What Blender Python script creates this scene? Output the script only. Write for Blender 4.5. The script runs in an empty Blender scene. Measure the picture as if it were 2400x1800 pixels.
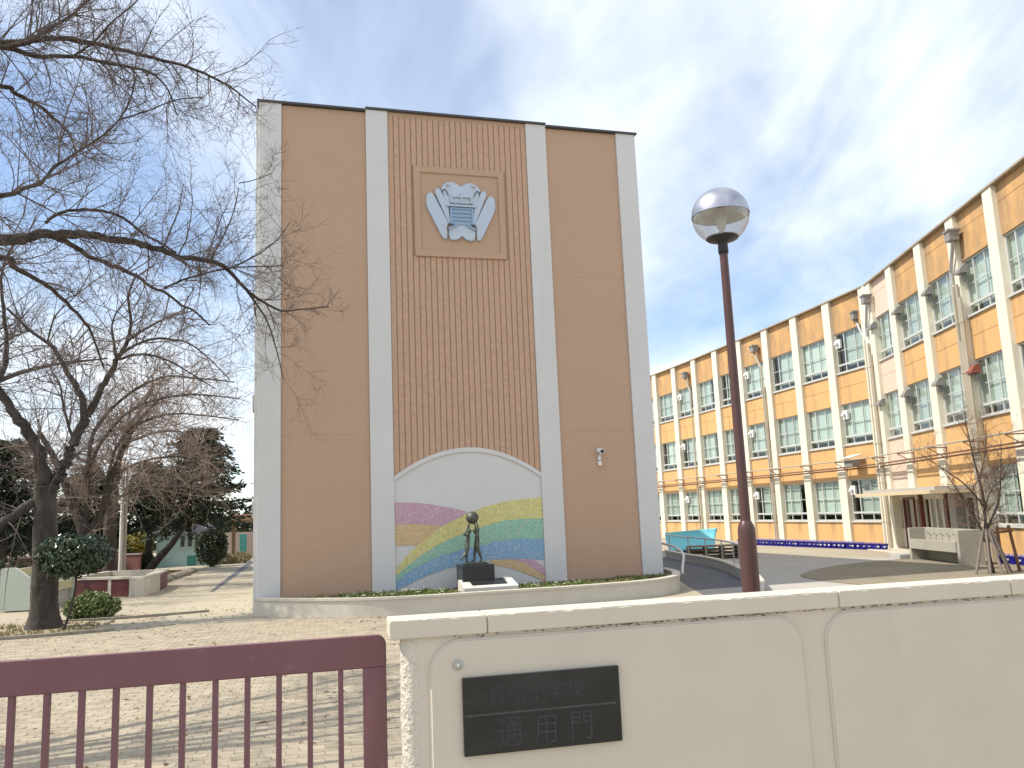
import bpy, bmesh, math, random
from mathutils import Vector, Matrix, Quaternion
R = math.radians
random.seed(7)
SC = bpy.context.scene
COL = SC.collection

# ------------------------------------------------------------------ camera
CAM_H = 1.8
PITCH, ROLL = R(8.8), R(2.35)
cam_data = bpy.data.cameras.new('camera')
cam = bpy.data.objects.new('camera', cam_data)
COL.objects.link(cam)
_f = Vector((0, math.cos(PITCH), math.sin(PITCH)))
_r0 = Vector((1, 0, 0))
_u0 = _r0.cross(_f)
_r = _r0 * math.cos(ROLL) - _u0 * math.sin(ROLL)
_u = _r0 * math.sin(ROLL) + _u0 * math.cos(ROLL)
_m = Matrix((_r, _u, -_f)).transposed().to_4x4()
_m.translation = (0, 0, CAM_H)
cam.matrix_world = _m
cam_data.sensor_fit = 'HORIZONTAL'
cam_data.sensor_width = 36.0
cam_data.lens = 36.0 * 1942.0 / 2400.0
cam_data.clip_start = 0.05
cam_data.clip_end = 3000
SC.camera = cam

# ------------------------------------------------------------------ sky and sun
SUN_EL = R(52)
SUN_H = Vector((-0.989, -0.146, 0)).normalized()
SUN_DIR = Vector((SUN_H.x * math.cos(SUN_EL), SUN_H.y * math.cos(SUN_EL), math.sin(SUN_EL)))
SUN_ROT = math.atan2(SUN_H.x, SUN_H.y)
world = bpy.data.worlds.new('World')
SC.world = world
world.use_nodes = True
wn, wl = world.node_tree.nodes, world.node_tree.links
wn.clear()


def wnode(t, **k):
    n = wn.new(t)
    for a, v in k.items():
        setattr(n, a, v)
    return n


w_out = wnode('ShaderNodeOutputWorld')
w_bg = wnode('ShaderNodeBackground')
w_bg.inputs['Strength'].default_value = 0.15
sky = wnode('ShaderNodeTexSky', sky_type='NISHITA', sun_disc=False)
sky.sun_elevation = SUN_EL
sky.sun_rotation = SUN_ROT
sky.altitude = 30
sky.air_density = 1.0
sky.dust_density = 0.25
sky.ozone_density = 3.0
# thin streaky high cloud on a flat layer over the place, after the view direction
tc = wnode('ShaderNodeTexCoord')
sep = wnode('ShaderNodeSeparateXYZ')
wl.new(tc.outputs['Generated'], sep.inputs[0])
zc = wnode('ShaderNodeMath', operation='ADD')
wl.new(sep.outputs['Z'], zc.inputs[0])
zc.inputs[1].default_value = 0.12
dx = wnode('ShaderNodeMath', operation='DIVIDE')
dy = wnode('ShaderNodeMath', operation='DIVIDE')
wl.new(sep.outputs['X'], dx.inputs[0]); wl.new(zc.outputs[0], dx.inputs[1])
wl.new(sep.outputs['Y'], dy.inputs[0]); wl.new(zc.outputs[0], dy.inputs[1])
comb = wnode('ShaderNodeCombineXYZ')
wl.new(dx.outputs[0], comb.inputs[0]); wl.new(dy.outputs[0], comb.inputs[1])


def cloud_layer(scale, rot, loc, nscale, detail, lo, hi, dist=0.6):
    mp = wnode('ShaderNodeMapping')
    mp.inputs['Scale'].default_value = scale
    mp.inputs['Rotation'].default_value = (0, 0, R(rot))
    mp.inputs['Location'].default_value = loc
    wl.new(comb.outputs[0], mp.inputs['Vector'])
    nz = wnode('ShaderNodeTexNoise')
    nz.inputs['Scale'].default_value = nscale
    nz.inputs['Detail'].default_value = detail
    nz.inputs['Roughness'].default_value = 0.55
    nz.inputs['Distortion'].default_value = dist
    wl.new(mp.outputs[0], nz.inputs['Vector'])
    mr = wnode('ShaderNodeMapRange', interpolation_type='SMOOTHSTEP')
    mr.inputs['From Min'].default_value = lo
    mr.inputs['From Max'].default_value = hi
    wl.new(nz.outputs[0], mr.inputs['Value'])
    return mr.outputs[0]


CX, CY = 8.72, 17.32
c1 = cloud_layer((1.0, 0.5, 1), -38, (CX, CY, 0), 0.62, 6, 0.36, 0.64)
c2 = cloud_layer((1.0, 0.3, 1), -44, (0.4, 7.3, 0), 1.7, 8, 0.36, 0.72, 1.2)
mx = wnode('ShaderNodeMath', operation='MULTIPLY_ADD')
wl.new(c2, mx.inputs[0]); mx.inputs[1].default_value = 0.5; wl.new(c1, mx.inputs[2])
cl = wnode('ShaderNodeMath', operation='MULTIPLY', use_clamp=True)
wl.new(mx.outputs[0], cl.inputs[0]); cl.inputs[1].default_value = 0.82
mixc = wnode('ShaderNodeMix', data_type='RGBA')
veil = wnode('ShaderNodeMapRange')          # a thin even veil between the streaks
veil.inputs['To Min'].default_value = 0.10
veil.inputs['To Max'].default_value = 0.93
wl.new(cl.outputs[0], veil.inputs['Value'])
wl.new(veil.outputs[0], mixc.inputs['Factor'])
wl.new(sky.outputs[0], mixc.inputs['A'])
mixc.inputs['B'].default_value = (6.9, 7.25, 7.6, 1)
wl.new(mixc.outputs['Result'], w_bg.inputs['Color'])
wl.new(w_bg.outputs[0], w_out.inputs[0])

sun_data = bpy.data.lights.new('sun', 'SUN')
sun_data.energy = 4.2
sun_data.angle = R(0.5)
sun_data.color = (1.0, 0.93, 0.80)
sun = bpy.data.objects.new('sun', sun_data)
COL.objects.link(sun)
sun.rotation_euler = (-SUN_DIR).to_track_quat('-Z', 'Y').to_euler()
sun.location = (-20, -5, 30)

vs = SC.view_settings
vs.view_transform = 'Standard'
vs.look = 'None'
vs.exposure = 0.32
vs.gamma = 1.0
vs.use_curve_mapping = False

# ------------------------------------------------------------------ helpers


class MB:
    def __init__(s):
        s.v, s.f, s.sm = [], [], False

    def quad(s, a, b, c, d):
        n = len(s.v)
        s.v += [tuple(a), tuple(b), tuple(c), tuple(d)]
        s.f.append((n, n + 1, n + 2, n + 3))
        return s

    def box(s, x0, x1, y0, y1, z0, z1):
        n = len(s.v)
        s.v += [(x0, y0, z0), (x1, y0, z0), (x1, y1, z0), (x0, y1, z0),
                (x0, y0, z1), (x1, y0, z1), (x1, y1, z1), (x0, y1, z1)]
        for q in ((0, 3, 2, 1), (4, 5, 6, 7), (0, 1, 5, 4), (1, 2, 6, 5), (2, 3, 7, 6), (3, 0, 4, 7)):
            s.f.append(tuple(n + i for i in q))
        return s

    def bbox(s, x0, x1, y0, y1, z0, z1, b=0.01):
        """box with chamfered edges"""
        bm = bmesh.new()
        t = MB().box(x0, x1, y0, y1, z0, z1)
        vs_ = [bm.verts.new(p) for p in t.v]
        for q in t.f:
            bm.faces.new([vs_[i] for i in q])
        bmesh.ops.bevel(bm, geom=bm.edges[:], offset=b, segments=2, affect='EDGES', profile=0.6)
        s.add_bm(bm)
        return s

    def add_bm(s, bm, M=None):
        bm.verts.index_update()
        n = len(s.v)
        for v in bm.verts:
            p = M @ v.co if M else v.co
            s.v.append((p.x, p.y, p.z))
        for f in bm.faces:
            s.f.append(tuple(n + v.index for v in f.verts))
        bm.free()

    def prism(s, poly, d, axis='y', o=0.0):
        """poly of 2D points extruded; axis y: poly in xz from y=o to o+d; axis z: poly in xy; axis x: poly in yz"""
        n = len(s.v)
        k = len(poly)
        for off in (o, o + d):
            for a, b in poly:
                s.v.append({'y': (a, off, b), 'z': (a, b, off), 'x': (off, a, b)}[axis])
        s.f.append(tuple(n + i for i in range(k)))
        s.f.append(tuple(n + k + i for i in reversed(range(k))))
        for i in range(k):
            j = (i + 1) % k
            s.f.append((n + i, n + k + i, n + k + j, n + j))
        return s

    def tube(s, pts, radii, n=6, cap=True):
        pts = [Vector(p) for p in pts]
        if not hasattr(radii, '__len__'):
            radii = [radii] * len(pts)
        base = len(s.v)
        ref = Vector((0.13, 0.27, 0.95))
        for i, p in enumerate(pts):
            t = (pts[min(i + 1, len(pts) - 1)] - pts[max(i - 1, 0)])
            if t.length < 1e-9:
                t = Vector((0, 0, 1))
            t.normalize()
            a = t.cross(ref)
            if a.length < 0.15:
                a = t.cross(Vector((1, 0, 0)))
            a.normalize()
            b = t.cross(a)
            r = radii[i]
            for k in range(n):
                an = 2 * math.pi * k / n
                q = p + a * (math.cos(an) * r) + b * (math.sin(an) * r)
                s.v.append((q.x, q.y, q.z))
        for i in range(len(pts) - 1):
            for k in range(n):
                k2 = (k + 1) % n
                s.f.append((base + i * n + k, base + i * n + k2, base + (i + 1) * n + k2, base + (i + 1) * n + k))
        if cap:
            s.f.append(tuple(base + k for k in reversed(range(n))))
            e = base + (len(pts) - 1) * n
            s.f.append(tuple(e + k for k in range(n)))
        return s

    def lathe(s, prof, n=24, c=(0, 0, 0), cap=False):
        base = len(s.v)
        for r, z in prof:
            for k in range(n):
                a = 2 * math.pi * k / n
                s.v.append((c[0] + r * math.cos(a), c[1] + r * math.sin(a), c[2] + z))
        for i in range(len(prof) - 1):
            for k in range(n):
                k2 = (k + 1) % n
                s.f.append((base + i * n + k, base + i * n + k2, base + (i + 1) * n + k2, base + (i + 1) * n + k))
        if cap:
            s.f.append(tuple(base + k for k in reversed(range(n))))
            e = base + (len(prof) - 1) * n
            s.f.append(tuple(e + k for k in range(n)))
        return s

    def mesh(s, name, m=None, smooth=False):
        me = bpy.data.meshes.new(name)
        me.from_pydata(s.v, [], s.f)
        if m:
            me.materials.append(m)
        if smooth or s.sm:
            me.polygons.foreach_set('use_smooth', [True] * len(me.polygons))
        me.update()
        return me


def link(name, me, parent=None, loc=(0, 0, 0), rz=0.0, scale=None):
    o = bpy.data.objects.new(name, me)
    COL.objects.link(o)
    o.location = loc
    o.rotation_euler = (0, 0, rz)
    if scale:
        o.scale = scale
    if parent:
        o.parent = parent
    return o


def obj(name, mb, m, parent=None, loc=(0, 0, 0), rz=0.0, smooth=False, angle=None):
    me = mb.mesh(name, m, smooth)
    o = link(name, me, parent, loc, rz)
    if angle:
        auto_smooth(me, angle)
    return o


def auto_smooth(me, deg=35):
    bm = bmesh.new()
    bm.from_mesh(me)
    for f in bm.faces:
        f.smooth = True
    for e in bm.edges:
        if len(e.link_faces) == 2 and e.calc_face_angle(0) > R(deg):
            e.smooth = False
    bm.to_mesh(me)
    bm.free()


def tag(o, label=None, cat=None, group=None, kind=None):
    if label:
        o['label'] = label
    if cat:
        o['category'] = cat
    if group:
        o['group'] = group
    if kind:
        o['kind'] = kind
    return o


def thing(name, label, cat, loc=(0, 0, 0), rz=0.0, group=None):
    o = bpy.data.objects.new(name, None)
    COL.objects.link(o)
    o.location = loc
    o.rotation_euler = (0, 0, rz)
    o.empty_display_size = 0.2
    return tag(o, label, cat, group)


def copy_tree(o, parent=None):
    c = o.copy()
    COL.objects.link(c)
    if parent:
        c.parent = parent
    for ch in list(o.children):
        copy_tree(ch, c)
    return c


# ------------------------------------------------------------------ materials
MATS = {}


def mat(name, col, rough=0.7, var=0.08, nscale=3.0, bump=0.0, bscale=40.0, metal=0.0, spec=0.4, dirt=None, stretch=(1, 1, 1), coords='Object'):
    if name in MATS:
        return MATS[name]
    m = bpy.data.materials.new(name)
    m.use_nodes = True
    nt = m.node_tree
    b = nt.nodes['Principled BSDF']
    b.inputs['Roughness'].default_value = rough
    b.inputs['Metallic'].default_value = metal
    b.inputs['Specular IOR Level'].default_value = spec
    t = nt.nodes.new('ShaderNodeTexCoord')
    mp = nt.nodes.new('ShaderNodeMapping')
    mp.inputs['Scale'].default_value = stretch
    nt.links.new(t.outputs[coords], mp.inputs['Vector'])
    vec = mp.outputs[0]
    n1 = nt.nodes.new('ShaderNodeTexNoise')
    n1.inputs['Scale'].default_value = nscale
    n1.inputs['Detail'].default_value = 6
    n1.inputs['Roughness'].default_value = 0.62
    nt.links.new(vec, n1.inputs['Vector'])
    mr = nt.nodes.new('ShaderNodeMapRange')
    mr.inputs['From Min'].default_value = 0.25
    mr.inputs['From Max'].default_value = 0.75
    mr.inputs['To Min'].default_value = 1 - var
    mr.inputs['To Max'].default_value = 1 + var
    nt.links.new(n1.outputs[0], mr.inputs['Value'])
    vm = nt.nodes.new('ShaderNodeVectorMath')
    vm.operation = 'SCALE'
    vm.inputs[0].default_value = col[:3]
    nt.links.new(mr.outputs[0], vm.inputs['Scale'])
    colout = vm.outputs[0]
    if dirt:
        # (colour, scale, stretch, lo, hi, amount): stains of their own shape
        dc, ds, dst, lo, hi, am = dirt
        mp2 = nt.nodes.new('ShaderNodeMapping')
        mp2.inputs['Scale'].default_value = dst
        mp2.inputs['Location'].default_value = (3.3, 1.7, 0.4)
        nt.links.new(t.outputs[coords], mp2.inputs['Vector'])
        n2 = nt.nodes.new('ShaderNodeTexNoise')
        n2.inputs['Scale'].default_value = ds
        n2.inputs['Detail'].default_value = 7
        n2.inputs['Roughness'].default_value = 0.65
        nt.links.new(mp2.outputs[0], n2.inputs['Vector'])
        r2 = nt.nodes.new('ShaderNodeMapRange')
        r2.interpolation_type = 'SMOOTHSTEP'
        r2.inputs['From Min'].default_value = lo
        r2.inputs['From Max'].default_value = hi
        r2.inputs['To Max'].default_value = am
        nt.links.new(n2.outputs[0], r2.inputs['Value'])
        mxn = nt.nodes.new('ShaderNodeMix')
        mxn.data_type = 'RGBA'
        nt.links.new(r2.outputs[0], mxn.inputs['Factor'])
        nt.links.new(colout, mxn.inputs['A'])
        mxn.inputs['B'].default_value = (*dc, 1)
        colout = mxn.outputs['Result']
    nt.links.new(colout, b.inputs['Base Color'])
    if bump:
        n3 = nt.nodes.new('ShaderNodeTexNoise')
        n3.inputs['Scale'].default_value = bscale
        n3.inputs['Detail'].default_value = 4
        nt.links.new(vec, n3.inputs['Vector'])
        bp = nt.nodes.new('ShaderNodeBump')
        bp.inputs['Strength'].default_value = bump
        bp.inputs['Distance'].default_value = 0.02
        nt.links.new(n3.outputs[0], bp.inputs['Height'])
        nt.links.new(bp.outputs[0], b.inputs['Normal'])
    MATS[name] = m
    m['_col'] = True
    return m


def per_object_tint(m, amt=0.16):
    """multiply the base colour by a value that differs from object to object"""
    nt = m.node_tree
    b = nt.nodes['Principled BSDF']
    src = b.inputs['Base Color'].links[0].from_socket
    oi = nt.nodes.new('ShaderNodeObjectInfo')
    mr = nt.nodes.new('ShaderNodeMapRange')
    mr.inputs['To Min'].default_value = 1 - amt
    mr.inputs['To Max'].default_value = 1 + amt
    nt.links.new(oi.outputs['Random'], mr.inputs['Value'])
    vm = nt.nodes.new('ShaderNodeVectorMath')
    vm.operation = 'SCALE'
    nt.links.new(src, vm.inputs[0])
    nt.links.new(mr.outputs[0], vm.inputs['Scale'])
    nt.links.new(vm.outputs[0], b.inputs['Base Color'])


M_WHITE = mat('tower_white_render', (0.61, 0.605, 0.595), 0.85, 0.035, 0.8, 0.25, 60, dirt=((0.5, 0.47, 0.42), 1.3, (1, 1, 0.15), 0.56, 0.8, 0.35))
M_TAN = mat('tower_tan_render', (0.475, 0.320, 0.222), 0.85, 0.035, 0.7, 0.35, 45, dirt=((0.42, 0.28, 0.2), 1.0, (1, 1, 0.12), 0.55, 0.8, 0.3))
M_TRIM = mat('dark_metal_trim', (0.07, 0.07, 0.075), 0.5, 0.1)
M_CREAM = mat('cream_stucco', (0.565, 0.51, 0.425), 0.9, 0.05, 2.5, 0.14, 140, dirt=((0.44, 0.395, 0.325), 2.4, (1, 1, 0.14), 0.56, 0.8, 0.30))
M_CAP = mat('cream_cap', (0.57, 0.515, 0.43), 0.88, 0.05, 4, 0.10, 150, dirt=((0.32, 0.29, 0.25), 3.5, (1, 1, 3), 0.62, 0.8, 0.35))
M_ROUGH = mat('rough_cast', (0.62, 0.57, 0.49), 0.92, 0.06, 6, 1.0, 55)
M_GATE = mat('gate_paint', (0.165, 0.073, 0.086), 0.45, 0.10, 5, 0.10, 160, dirt=((0.29, 0.175, 0.17), 16, (1, 1, 1), 0.62, 0.72, 0.40))
M_POLE = mat('brown_pole_paint', (0.085, 0.04, 0.036), 0.35, 0.1, 6, 0.05, 120)
M_BLACK = mat('black_plastic', (0.02, 0.02, 0.022), 0.4, 0.1)
M_GRANITE = mat('black_granite', (0.026, 0.026, 0.030), 0.28, 0.25, 9, 0.0, dirt=((0.07, 0.065, 0.06), 5, (1, 1, 1), 0.5, 0.8, 0.4))
M_BRONZE = mat('patinated_bronze', (0.10, 0.105, 0.085), 0.5, 0.3, 9, 0.1, 60, metal=0.55)
M_BEIGE = mat('beige_concrete', (0.37, 0.345, 0.29), 0.9, 0.08, 2.0, 0.3, 40, dirt=((0.22, 0.20, 0.165), 1.6, (1, 1, 0.4), 0.55, 0.8, 0.5))
M_PALE = mat('pale_concrete', (0.575, 0.53, 0.445), 0.9, 0.08, 2.2, 0.4, 50, dirt=((0.36, 0.32, 0.26), 2.2, (1, 1, 0.3), 0.57, 0.8, 0.5))
M_GREYC = mat('grey_concrete', (0.40, 0.39, 0.37), 0.9, 0.08, 2.0, 0.3, 40, dirt=((0.22, 0.21, 0.19), 1.6, (1, 1, 0.4), 0.55, 0.8, 0.5))
M_ORANGE = mat('orange_render', (0.64, 0.385, 0.165), 0.85, 0.06, 1.2, 0.2, 40, dirt=((0.36, 0.225, 0.115), 1.6, (1, 1, 0.16), 0.50, 0.72, 0.75))
M_OLDORANGE = mat('weathered_orange', (0.60, 0.35, 0.145), 0.87, 0.09, 1.2, 0.25, 40, dirt=((0.30, 0.20, 0.12), 1.1, (1, 1, 0.35), 0.36, 0.62, 0.8))
M_PINK = mat('pink_render', (0.70, 0.52, 0.42), 0.85, 0.03, 1.2, 0.2, 40)
M_PILAS = mat('cream_pilaster', (0.74, 0.69, 0.56), 0.85, 0.04, 1.2, 0.2, 40, dirt=((0.5, 0.42, 0.28), 1.8, (1, 1, 0.1), 0.58, 0.8, 0.45))
M_ALU = mat('aluminium_frame', (0.52, 0.53, 0.51), 0.45, 0.05, spec=0.5)
M_STEEL = mat('galvanised_steel', (0.42, 0.42, 0.42), 0.4, 0.12, 6, metal=0.4)
M_CURTAIN = mat('curtain_cloth', (0.55, 0.61, 0.56), 0.95, 0.05, 2)
per_object_tint(M_CURTAIN, 0.14)
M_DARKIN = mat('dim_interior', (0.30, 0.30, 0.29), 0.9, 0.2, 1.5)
M_PIPE = mat('cream_pipe', (0.42, 0.37, 0.29), 0.6, 0.08, 3)
M_RUST = mat('rusty_pipe', (0.19, 0.10, 0.065), 0.7, 0.2, 4)
M_RED = mat('red_tile', (0.105, 0.028, 0.030), 0.55, 0.2, 5, 0.2, 30)
M_SOIL = mat('soil', (0.16, 0.115, 0.075), 0.95, 0.35, 4, 0.8, 25)
M_WOOD = mat('weathered_wood', (0.19, 0.13, 0.085), 0.85, 0.25, 4, 0.3, 40)
M_STONE = mat('rough_stone', (0.26, 0.23, 0.19), 0.9, 0.25, 5, 0.6, 20)
M_BARK = mat('bark', (0.060, 0.049, 0.042), 0.95, 0.55, 7, 1.0, 26, stretch=(1, 1, 0.35), dirt=((0.13, 0.115, 0.095), 3.5, (1, 1, 0.6), 0.55, 0.75, 0.5))
M_TWIG = mat('twig_bark', (0.135, 0.108, 0.100), 0.9, 0.25, 2)
M_TWIG2 = mat('pale_twig_bark', (0.27, 0.21, 0.175), 0.9, 0.3, 2)
M_BLUEPOT = mat('blue_pot', (0.010, 0.007, 0.24), 0.4, 0.15)
M_PAPER = mat('white_label', (0.75, 0.75, 0.75), 0.6, 0.03)
M_CYAN = mat('cyan_sheet', (0.16, 0.52, 0.60), 0.6, 0.06, 2)
M_MINT = mat('mint_wall', (0.42, 0.60, 0.58), 0.8, 0.06, 2)
M_MINT2 = mat('pale_green_render', (0.50, 0.54, 0.46), 0.85, 0.05, 3)
M_DIMGLASS = mat('dim_glass', (0.05, 0.07, 0.075), 0.08, 0.2, 2, spec=0.6)


def glass_mat():
    m = bpy.data.materials.new('window_glass')
    m.use_nodes = True
    nt = m.node_tree
    nt.nodes.clear()
    o = nt.nodes.new('ShaderNodeOutputMaterial')
    mx_ = nt.nodes.new('ShaderNodeMixShader')
    tr = nt.nodes.new('ShaderNodeBsdfTransparent')
    tr.inputs[0].default_value = (0.93, 0.96, 0.95, 1)
    gl = nt.nodes.new('ShaderNodeBsdfGlossy')
    gl.inputs['Roughness'].default_value = 0.03
    fr = nt.nodes.new('ShaderNodeLayerWeight')
    fr.inputs['Blend'].default_value = 0.5
    pw_ = nt.nodes.new('ShaderNodeMath')
    pw_.operation = 'POWER'
    pw_.inputs[1].default_value = 4.0
    nt.links.new(fr.outputs['Facing'], pw_.inputs[0])
    mu = nt.nodes.new('ShaderNodeMath')
    mu.operation = 'MULTIPLY_ADD'
    mu.inputs[1].default_value = 0.75
    mu.inputs[2].default_value = 0.035
    nt.links.new(pw_.outputs[0], mu.inputs[0])
    nt.links.new(mu.outputs[0], mx_.inputs[0])
    nt.links.new(tr.outputs[0], mx_.inputs[1])
    nt.links.new(gl.outputs[0], mx_.inputs[2])
    nt.links.new(mx_.outputs[0], o.inputs[0])
    return m


M_GLASS = glass_mat()


def tile_mat(name, c1_, c2_, mortar, bw, bh, msize, rough=0.8):
    """small ceramic tiles: brick texture in the xz plane"""
    m = bpy.data.materials.new(name)
    m.use_nodes = True
    nt = m.node_tree
    b = nt.nodes['Principled BSDF']
    b.inputs['Roughness'].default_value = rough
    t = nt.nodes.new('ShaderNodeTexCoord')
    s = nt.nodes.new('ShaderNodeSeparateXYZ')
    nt.links.new(t.outputs['Object'], s.inputs[0])
    c = nt.nodes.new('ShaderNodeCombineXYZ')
    nt.links.new(s.outputs['X'], c.inputs[0])
    nt.links.new(s.outputs['Z'], c.inputs[1])
    br = nt.nodes.new('ShaderNodeTexBrick')
    br.offset = 0.5
    br.inputs['Color1'].default_value = (*c1_, 1)
    br.inputs['Color2'].default_value = (*c2_, 1)
    br.inputs['Mortar'].default_value = (*mortar, 1)
    br.inputs['Scale'].default_value = 1.0
    br.inputs['Mortar Size'].default_value = msize
    br.inputs['Brick Width'].default_value = bw
    br.inputs['Row Height'].default_value = bh
    nt.links.new(c.outputs[0], br.inputs['Vector'])
    nz = nt.nodes.new('ShaderNodeTexNoise')
    nz.inputs['Scale'].default_value = 14
    nz.inputs['Detail'].default_value = 5
    nt.links.new(t.outputs['Object'], nz.inputs['Vector'])
    mr = nt.nodes.new('ShaderNodeMapRange')
    mr.inputs['To Min'].default_value = 0.8
    mr.inputs['To Max'].default_value = 1.2
    nt.links.new(nz.outputs[0], mr.inputs['Value'])
    vm = nt.nodes.new('ShaderNodeVectorMath')
    vm.operation = 'SCALE'
    nt.links.new(br.outputs['Color'], vm.inputs[0])
    nt.links.new(mr.outputs[0], vm.inputs['Scale'])
    nt.links.new(vm.outputs[0], b.inputs['Base Color'])
    bp = nt.nodes.new('ShaderNodeBump')
    bp.inputs['Strength'].default_value = 0.25
    bp.inputs['Distance'].default_value = 0.004
    inv = nt.nodes.new('ShaderNodeMath')
    inv.operation = 'SUBTRACT'
    inv.inputs[0].default_value = 1
    nt.links.new(br.outputs['Fac'], inv.inputs[1])
    nt.links.new(inv.outputs[0], bp.inputs['Height'])
    nt.links.new(bp.outputs[0], b.inputs['Normal'])
    return m


M_TILE = tile_mat('tan_tile', (0.555, 0.365, 0.25), (0.50, 0.325, 0.222), (0.44, 0.285, 0.195), 0.048, 0.024, 0.0035)
M_GROOVE = mat('groove_mortar', (0.37, 0.24, 0.165), 0.9, 0.08)


def mosaic_mat(name, col, col2):
    m = bpy.data.materials.new(name)
    m.use_nodes = True
    nt = m.node_tree
    b = nt.nodes['Principled BSDF']
    b.inputs['Roughness'].default_value = 0.45
    t = nt.nodes.new('ShaderNodeTexCoord')
    vo = nt.nodes.new('ShaderNodeTexVoronoi')
    vo.inputs['Scale'].default_value = 30
    nt.links.new(t.outputs['Object'], vo.inputs['Vector'])
    ve = nt.nodes.new('ShaderNodeTexVoronoi')
    ve.feature = 'DISTANCE_TO_EDGE'
    ve.inputs['Scale'].default_value = 30
    nt.links.new(t.outputs['Object'], ve.inputs['Vector'])
    sp = nt.nodes.new('ShaderNodeSeparateColor')
    nt.links.new(vo.outputs['Color'], sp.inputs[0])
    mx1 = nt.nodes.new('ShaderNodeMix')
    mx1.data_type = 'RGBA'
    nt.links.new(sp.outputs[0], mx1.inputs['Factor'])
    mx1.inputs['A'].default_value = (*col, 1)
    mx1.inputs['B'].default_value = (*col2, 1)
    st = nt.nodes.new('ShaderNodeMapRange')
    st.inputs['From Min'].default_value = 0.02
    st.inputs['From Max'].default_value = 0.08
    nt.links.new(ve.outputs['Distance'], st.inputs['Value'])
    mx2 = nt.nodes.new('ShaderNodeMix')
    mx2.data_type = 'RGBA'
    nt.links.new(st.outputs[0], mx2.inputs['Factor'])
    mx2.inputs['A'].default_value = (0.62, 0.60, 0.56, 1)
    nt.links.new(mx1.outputs['Result'], mx2.inputs['B'])
    nt.links.new(mx2.outputs['Result'], b.inputs['Base Color'])
    bp = nt.nodes.new('ShaderNodeBump')
    bp.inputs['Strength'].default_value = 0.5
    bp.inputs['Distance'].default_value = 0.008
    nt.links.new(st.outputs[0], bp.inputs['Height'])
    nt.links.new(bp.outputs[0], b.inputs['Normal'])
    return m


def leaf_mat(name, c1_, c2_, rough=0.5, spec=0.4, trans=0.15):
    m = bpy.data.materials.new(name)
    m.use_nodes = True
    nt = m.node_tree
    b = nt.nodes['Principled BSDF']
    b.inputs['Roughness'].default_value = rough
    b.inputs['Specular IOR Level'].default_value = spec
    g = nt.nodes.new('ShaderNodeNewGeometry')
    mx1 = nt.nodes.new('ShaderNodeMix')
    mx1.data_type = 'RGBA'
    nt.links.new(g.outputs['Random Per Island'], mx1.inputs['Factor'])
    mx1.inputs['A'].default_value = (*c1_, 1)
    mx1.inputs['B'].default_value = (*c2_, 1)
    nt.links.new(mx1.outputs['Result'], b.inputs['Base Color'])
    tl = nt.nodes.new('ShaderNodeBsdfTranslucent')
    nt.links.new(mx1.outputs['Result'], tl.inputs[0])
    ms = nt.nodes.new('ShaderNodeMixShader')
    ms.inputs[0].default_value = trans
    out = nt.nodes['Material Output']
    nt.links.new(b.outputs[0], ms.inputs[1])
    nt.links.new(tl.outputs[0], ms.inputs[2])
    nt.links.new(ms.outputs[0], out.inputs[0])
    return m


M_CONIFER = leaf_mat('conifer_needles', (0.012, 0.022, 0.012), (0.04, 0.055, 0.028), 0.7)
M_EVERGREEN = leaf_mat('evergreen_leaf', (0.018, 0.030, 0.014), (0.06, 0.075, 0.035), 0.55)
M_TOPI = leaf_mat('glossy_leaf', (0.02, 0.042, 0.02), (0.05, 0.08, 0.04), 0.3, 0.6)
M_BUSH = leaf_mat('light_green_leaf', (0.07, 0.11, 0.03), (0.17, 0.21, 0.07), 0.5)
M_YELLOW = leaf_mat('yellow_blossom', (0.40, 0.29, 0.04), (0.17, 0.18, 0.05), 0.6)
M_GRASS = leaf_mat('planter_green', (0.07, 0.13, 0.02), (0.20, 0.24, 0.06), 0.55)
M_DRYGRASS = leaf_mat('dry_grass', (0.20, 0.17, 0.08), (0.30, 0.26, 0.13), 0.8)
M_PETAL = leaf_mat('white_petal', (0.75, 0.75, 0.68), (0.8, 0.78, 0.66), 0.6)
M_SPROUT = leaf_mat('pot_sprout', (0.25, 0.22, 0.5), (0.55, 0.5, 0.6), 0.6)

# ------------------------------------------------------------------ ground
def poly_sheet(name, pts, z, m, kind='structure', parent=None, thick=0.0):
    mb = MB()
    mb.v = [(x, y, z) for x, y in pts]
    a = sum(pts[i][0] * pts[(i + 1) % len(pts)][1] - pts[(i + 1) % len(pts)][0] * pts[i][1] for i in range(len(pts)))
    f = list(range(len(pts)))
    mb.f = [tuple(f if a > 0 else f[::-1])]
    o = obj(name, mb, m, parent)
    if kind:
        o['kind'] = kind
    return o


def smooth_poly(pts, n=6, closed=True):
    out = []
    k = len(pts)
    P = [Vector((p[0], p[1], 0)) for p in pts]
    rng = range(k) if closed else range(k - 1)
    for i in rng:
        p0 = P[(i - 1) % k] if closed or i > 0 else P[i]
        p1, p2 = P[i], P[(i + 1) % k]
        p3 = P[(i + 2) % k] if closed or i + 2 < k else P[i + 1]
        for j in range(n):
            t = j / n
            q = 0.5 * ((2 * p1) + (p2 - p0) * t + (2 * p0 - 5 * p1 + 4 * p2 - p3) * t * t + (3 * p1 - p0 - 3 * p2 + p3) * t ** 3)
            out.append((q.x, q.y))
    if not closed:
        out.append(tuple(pts[-1]))
    return out


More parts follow.
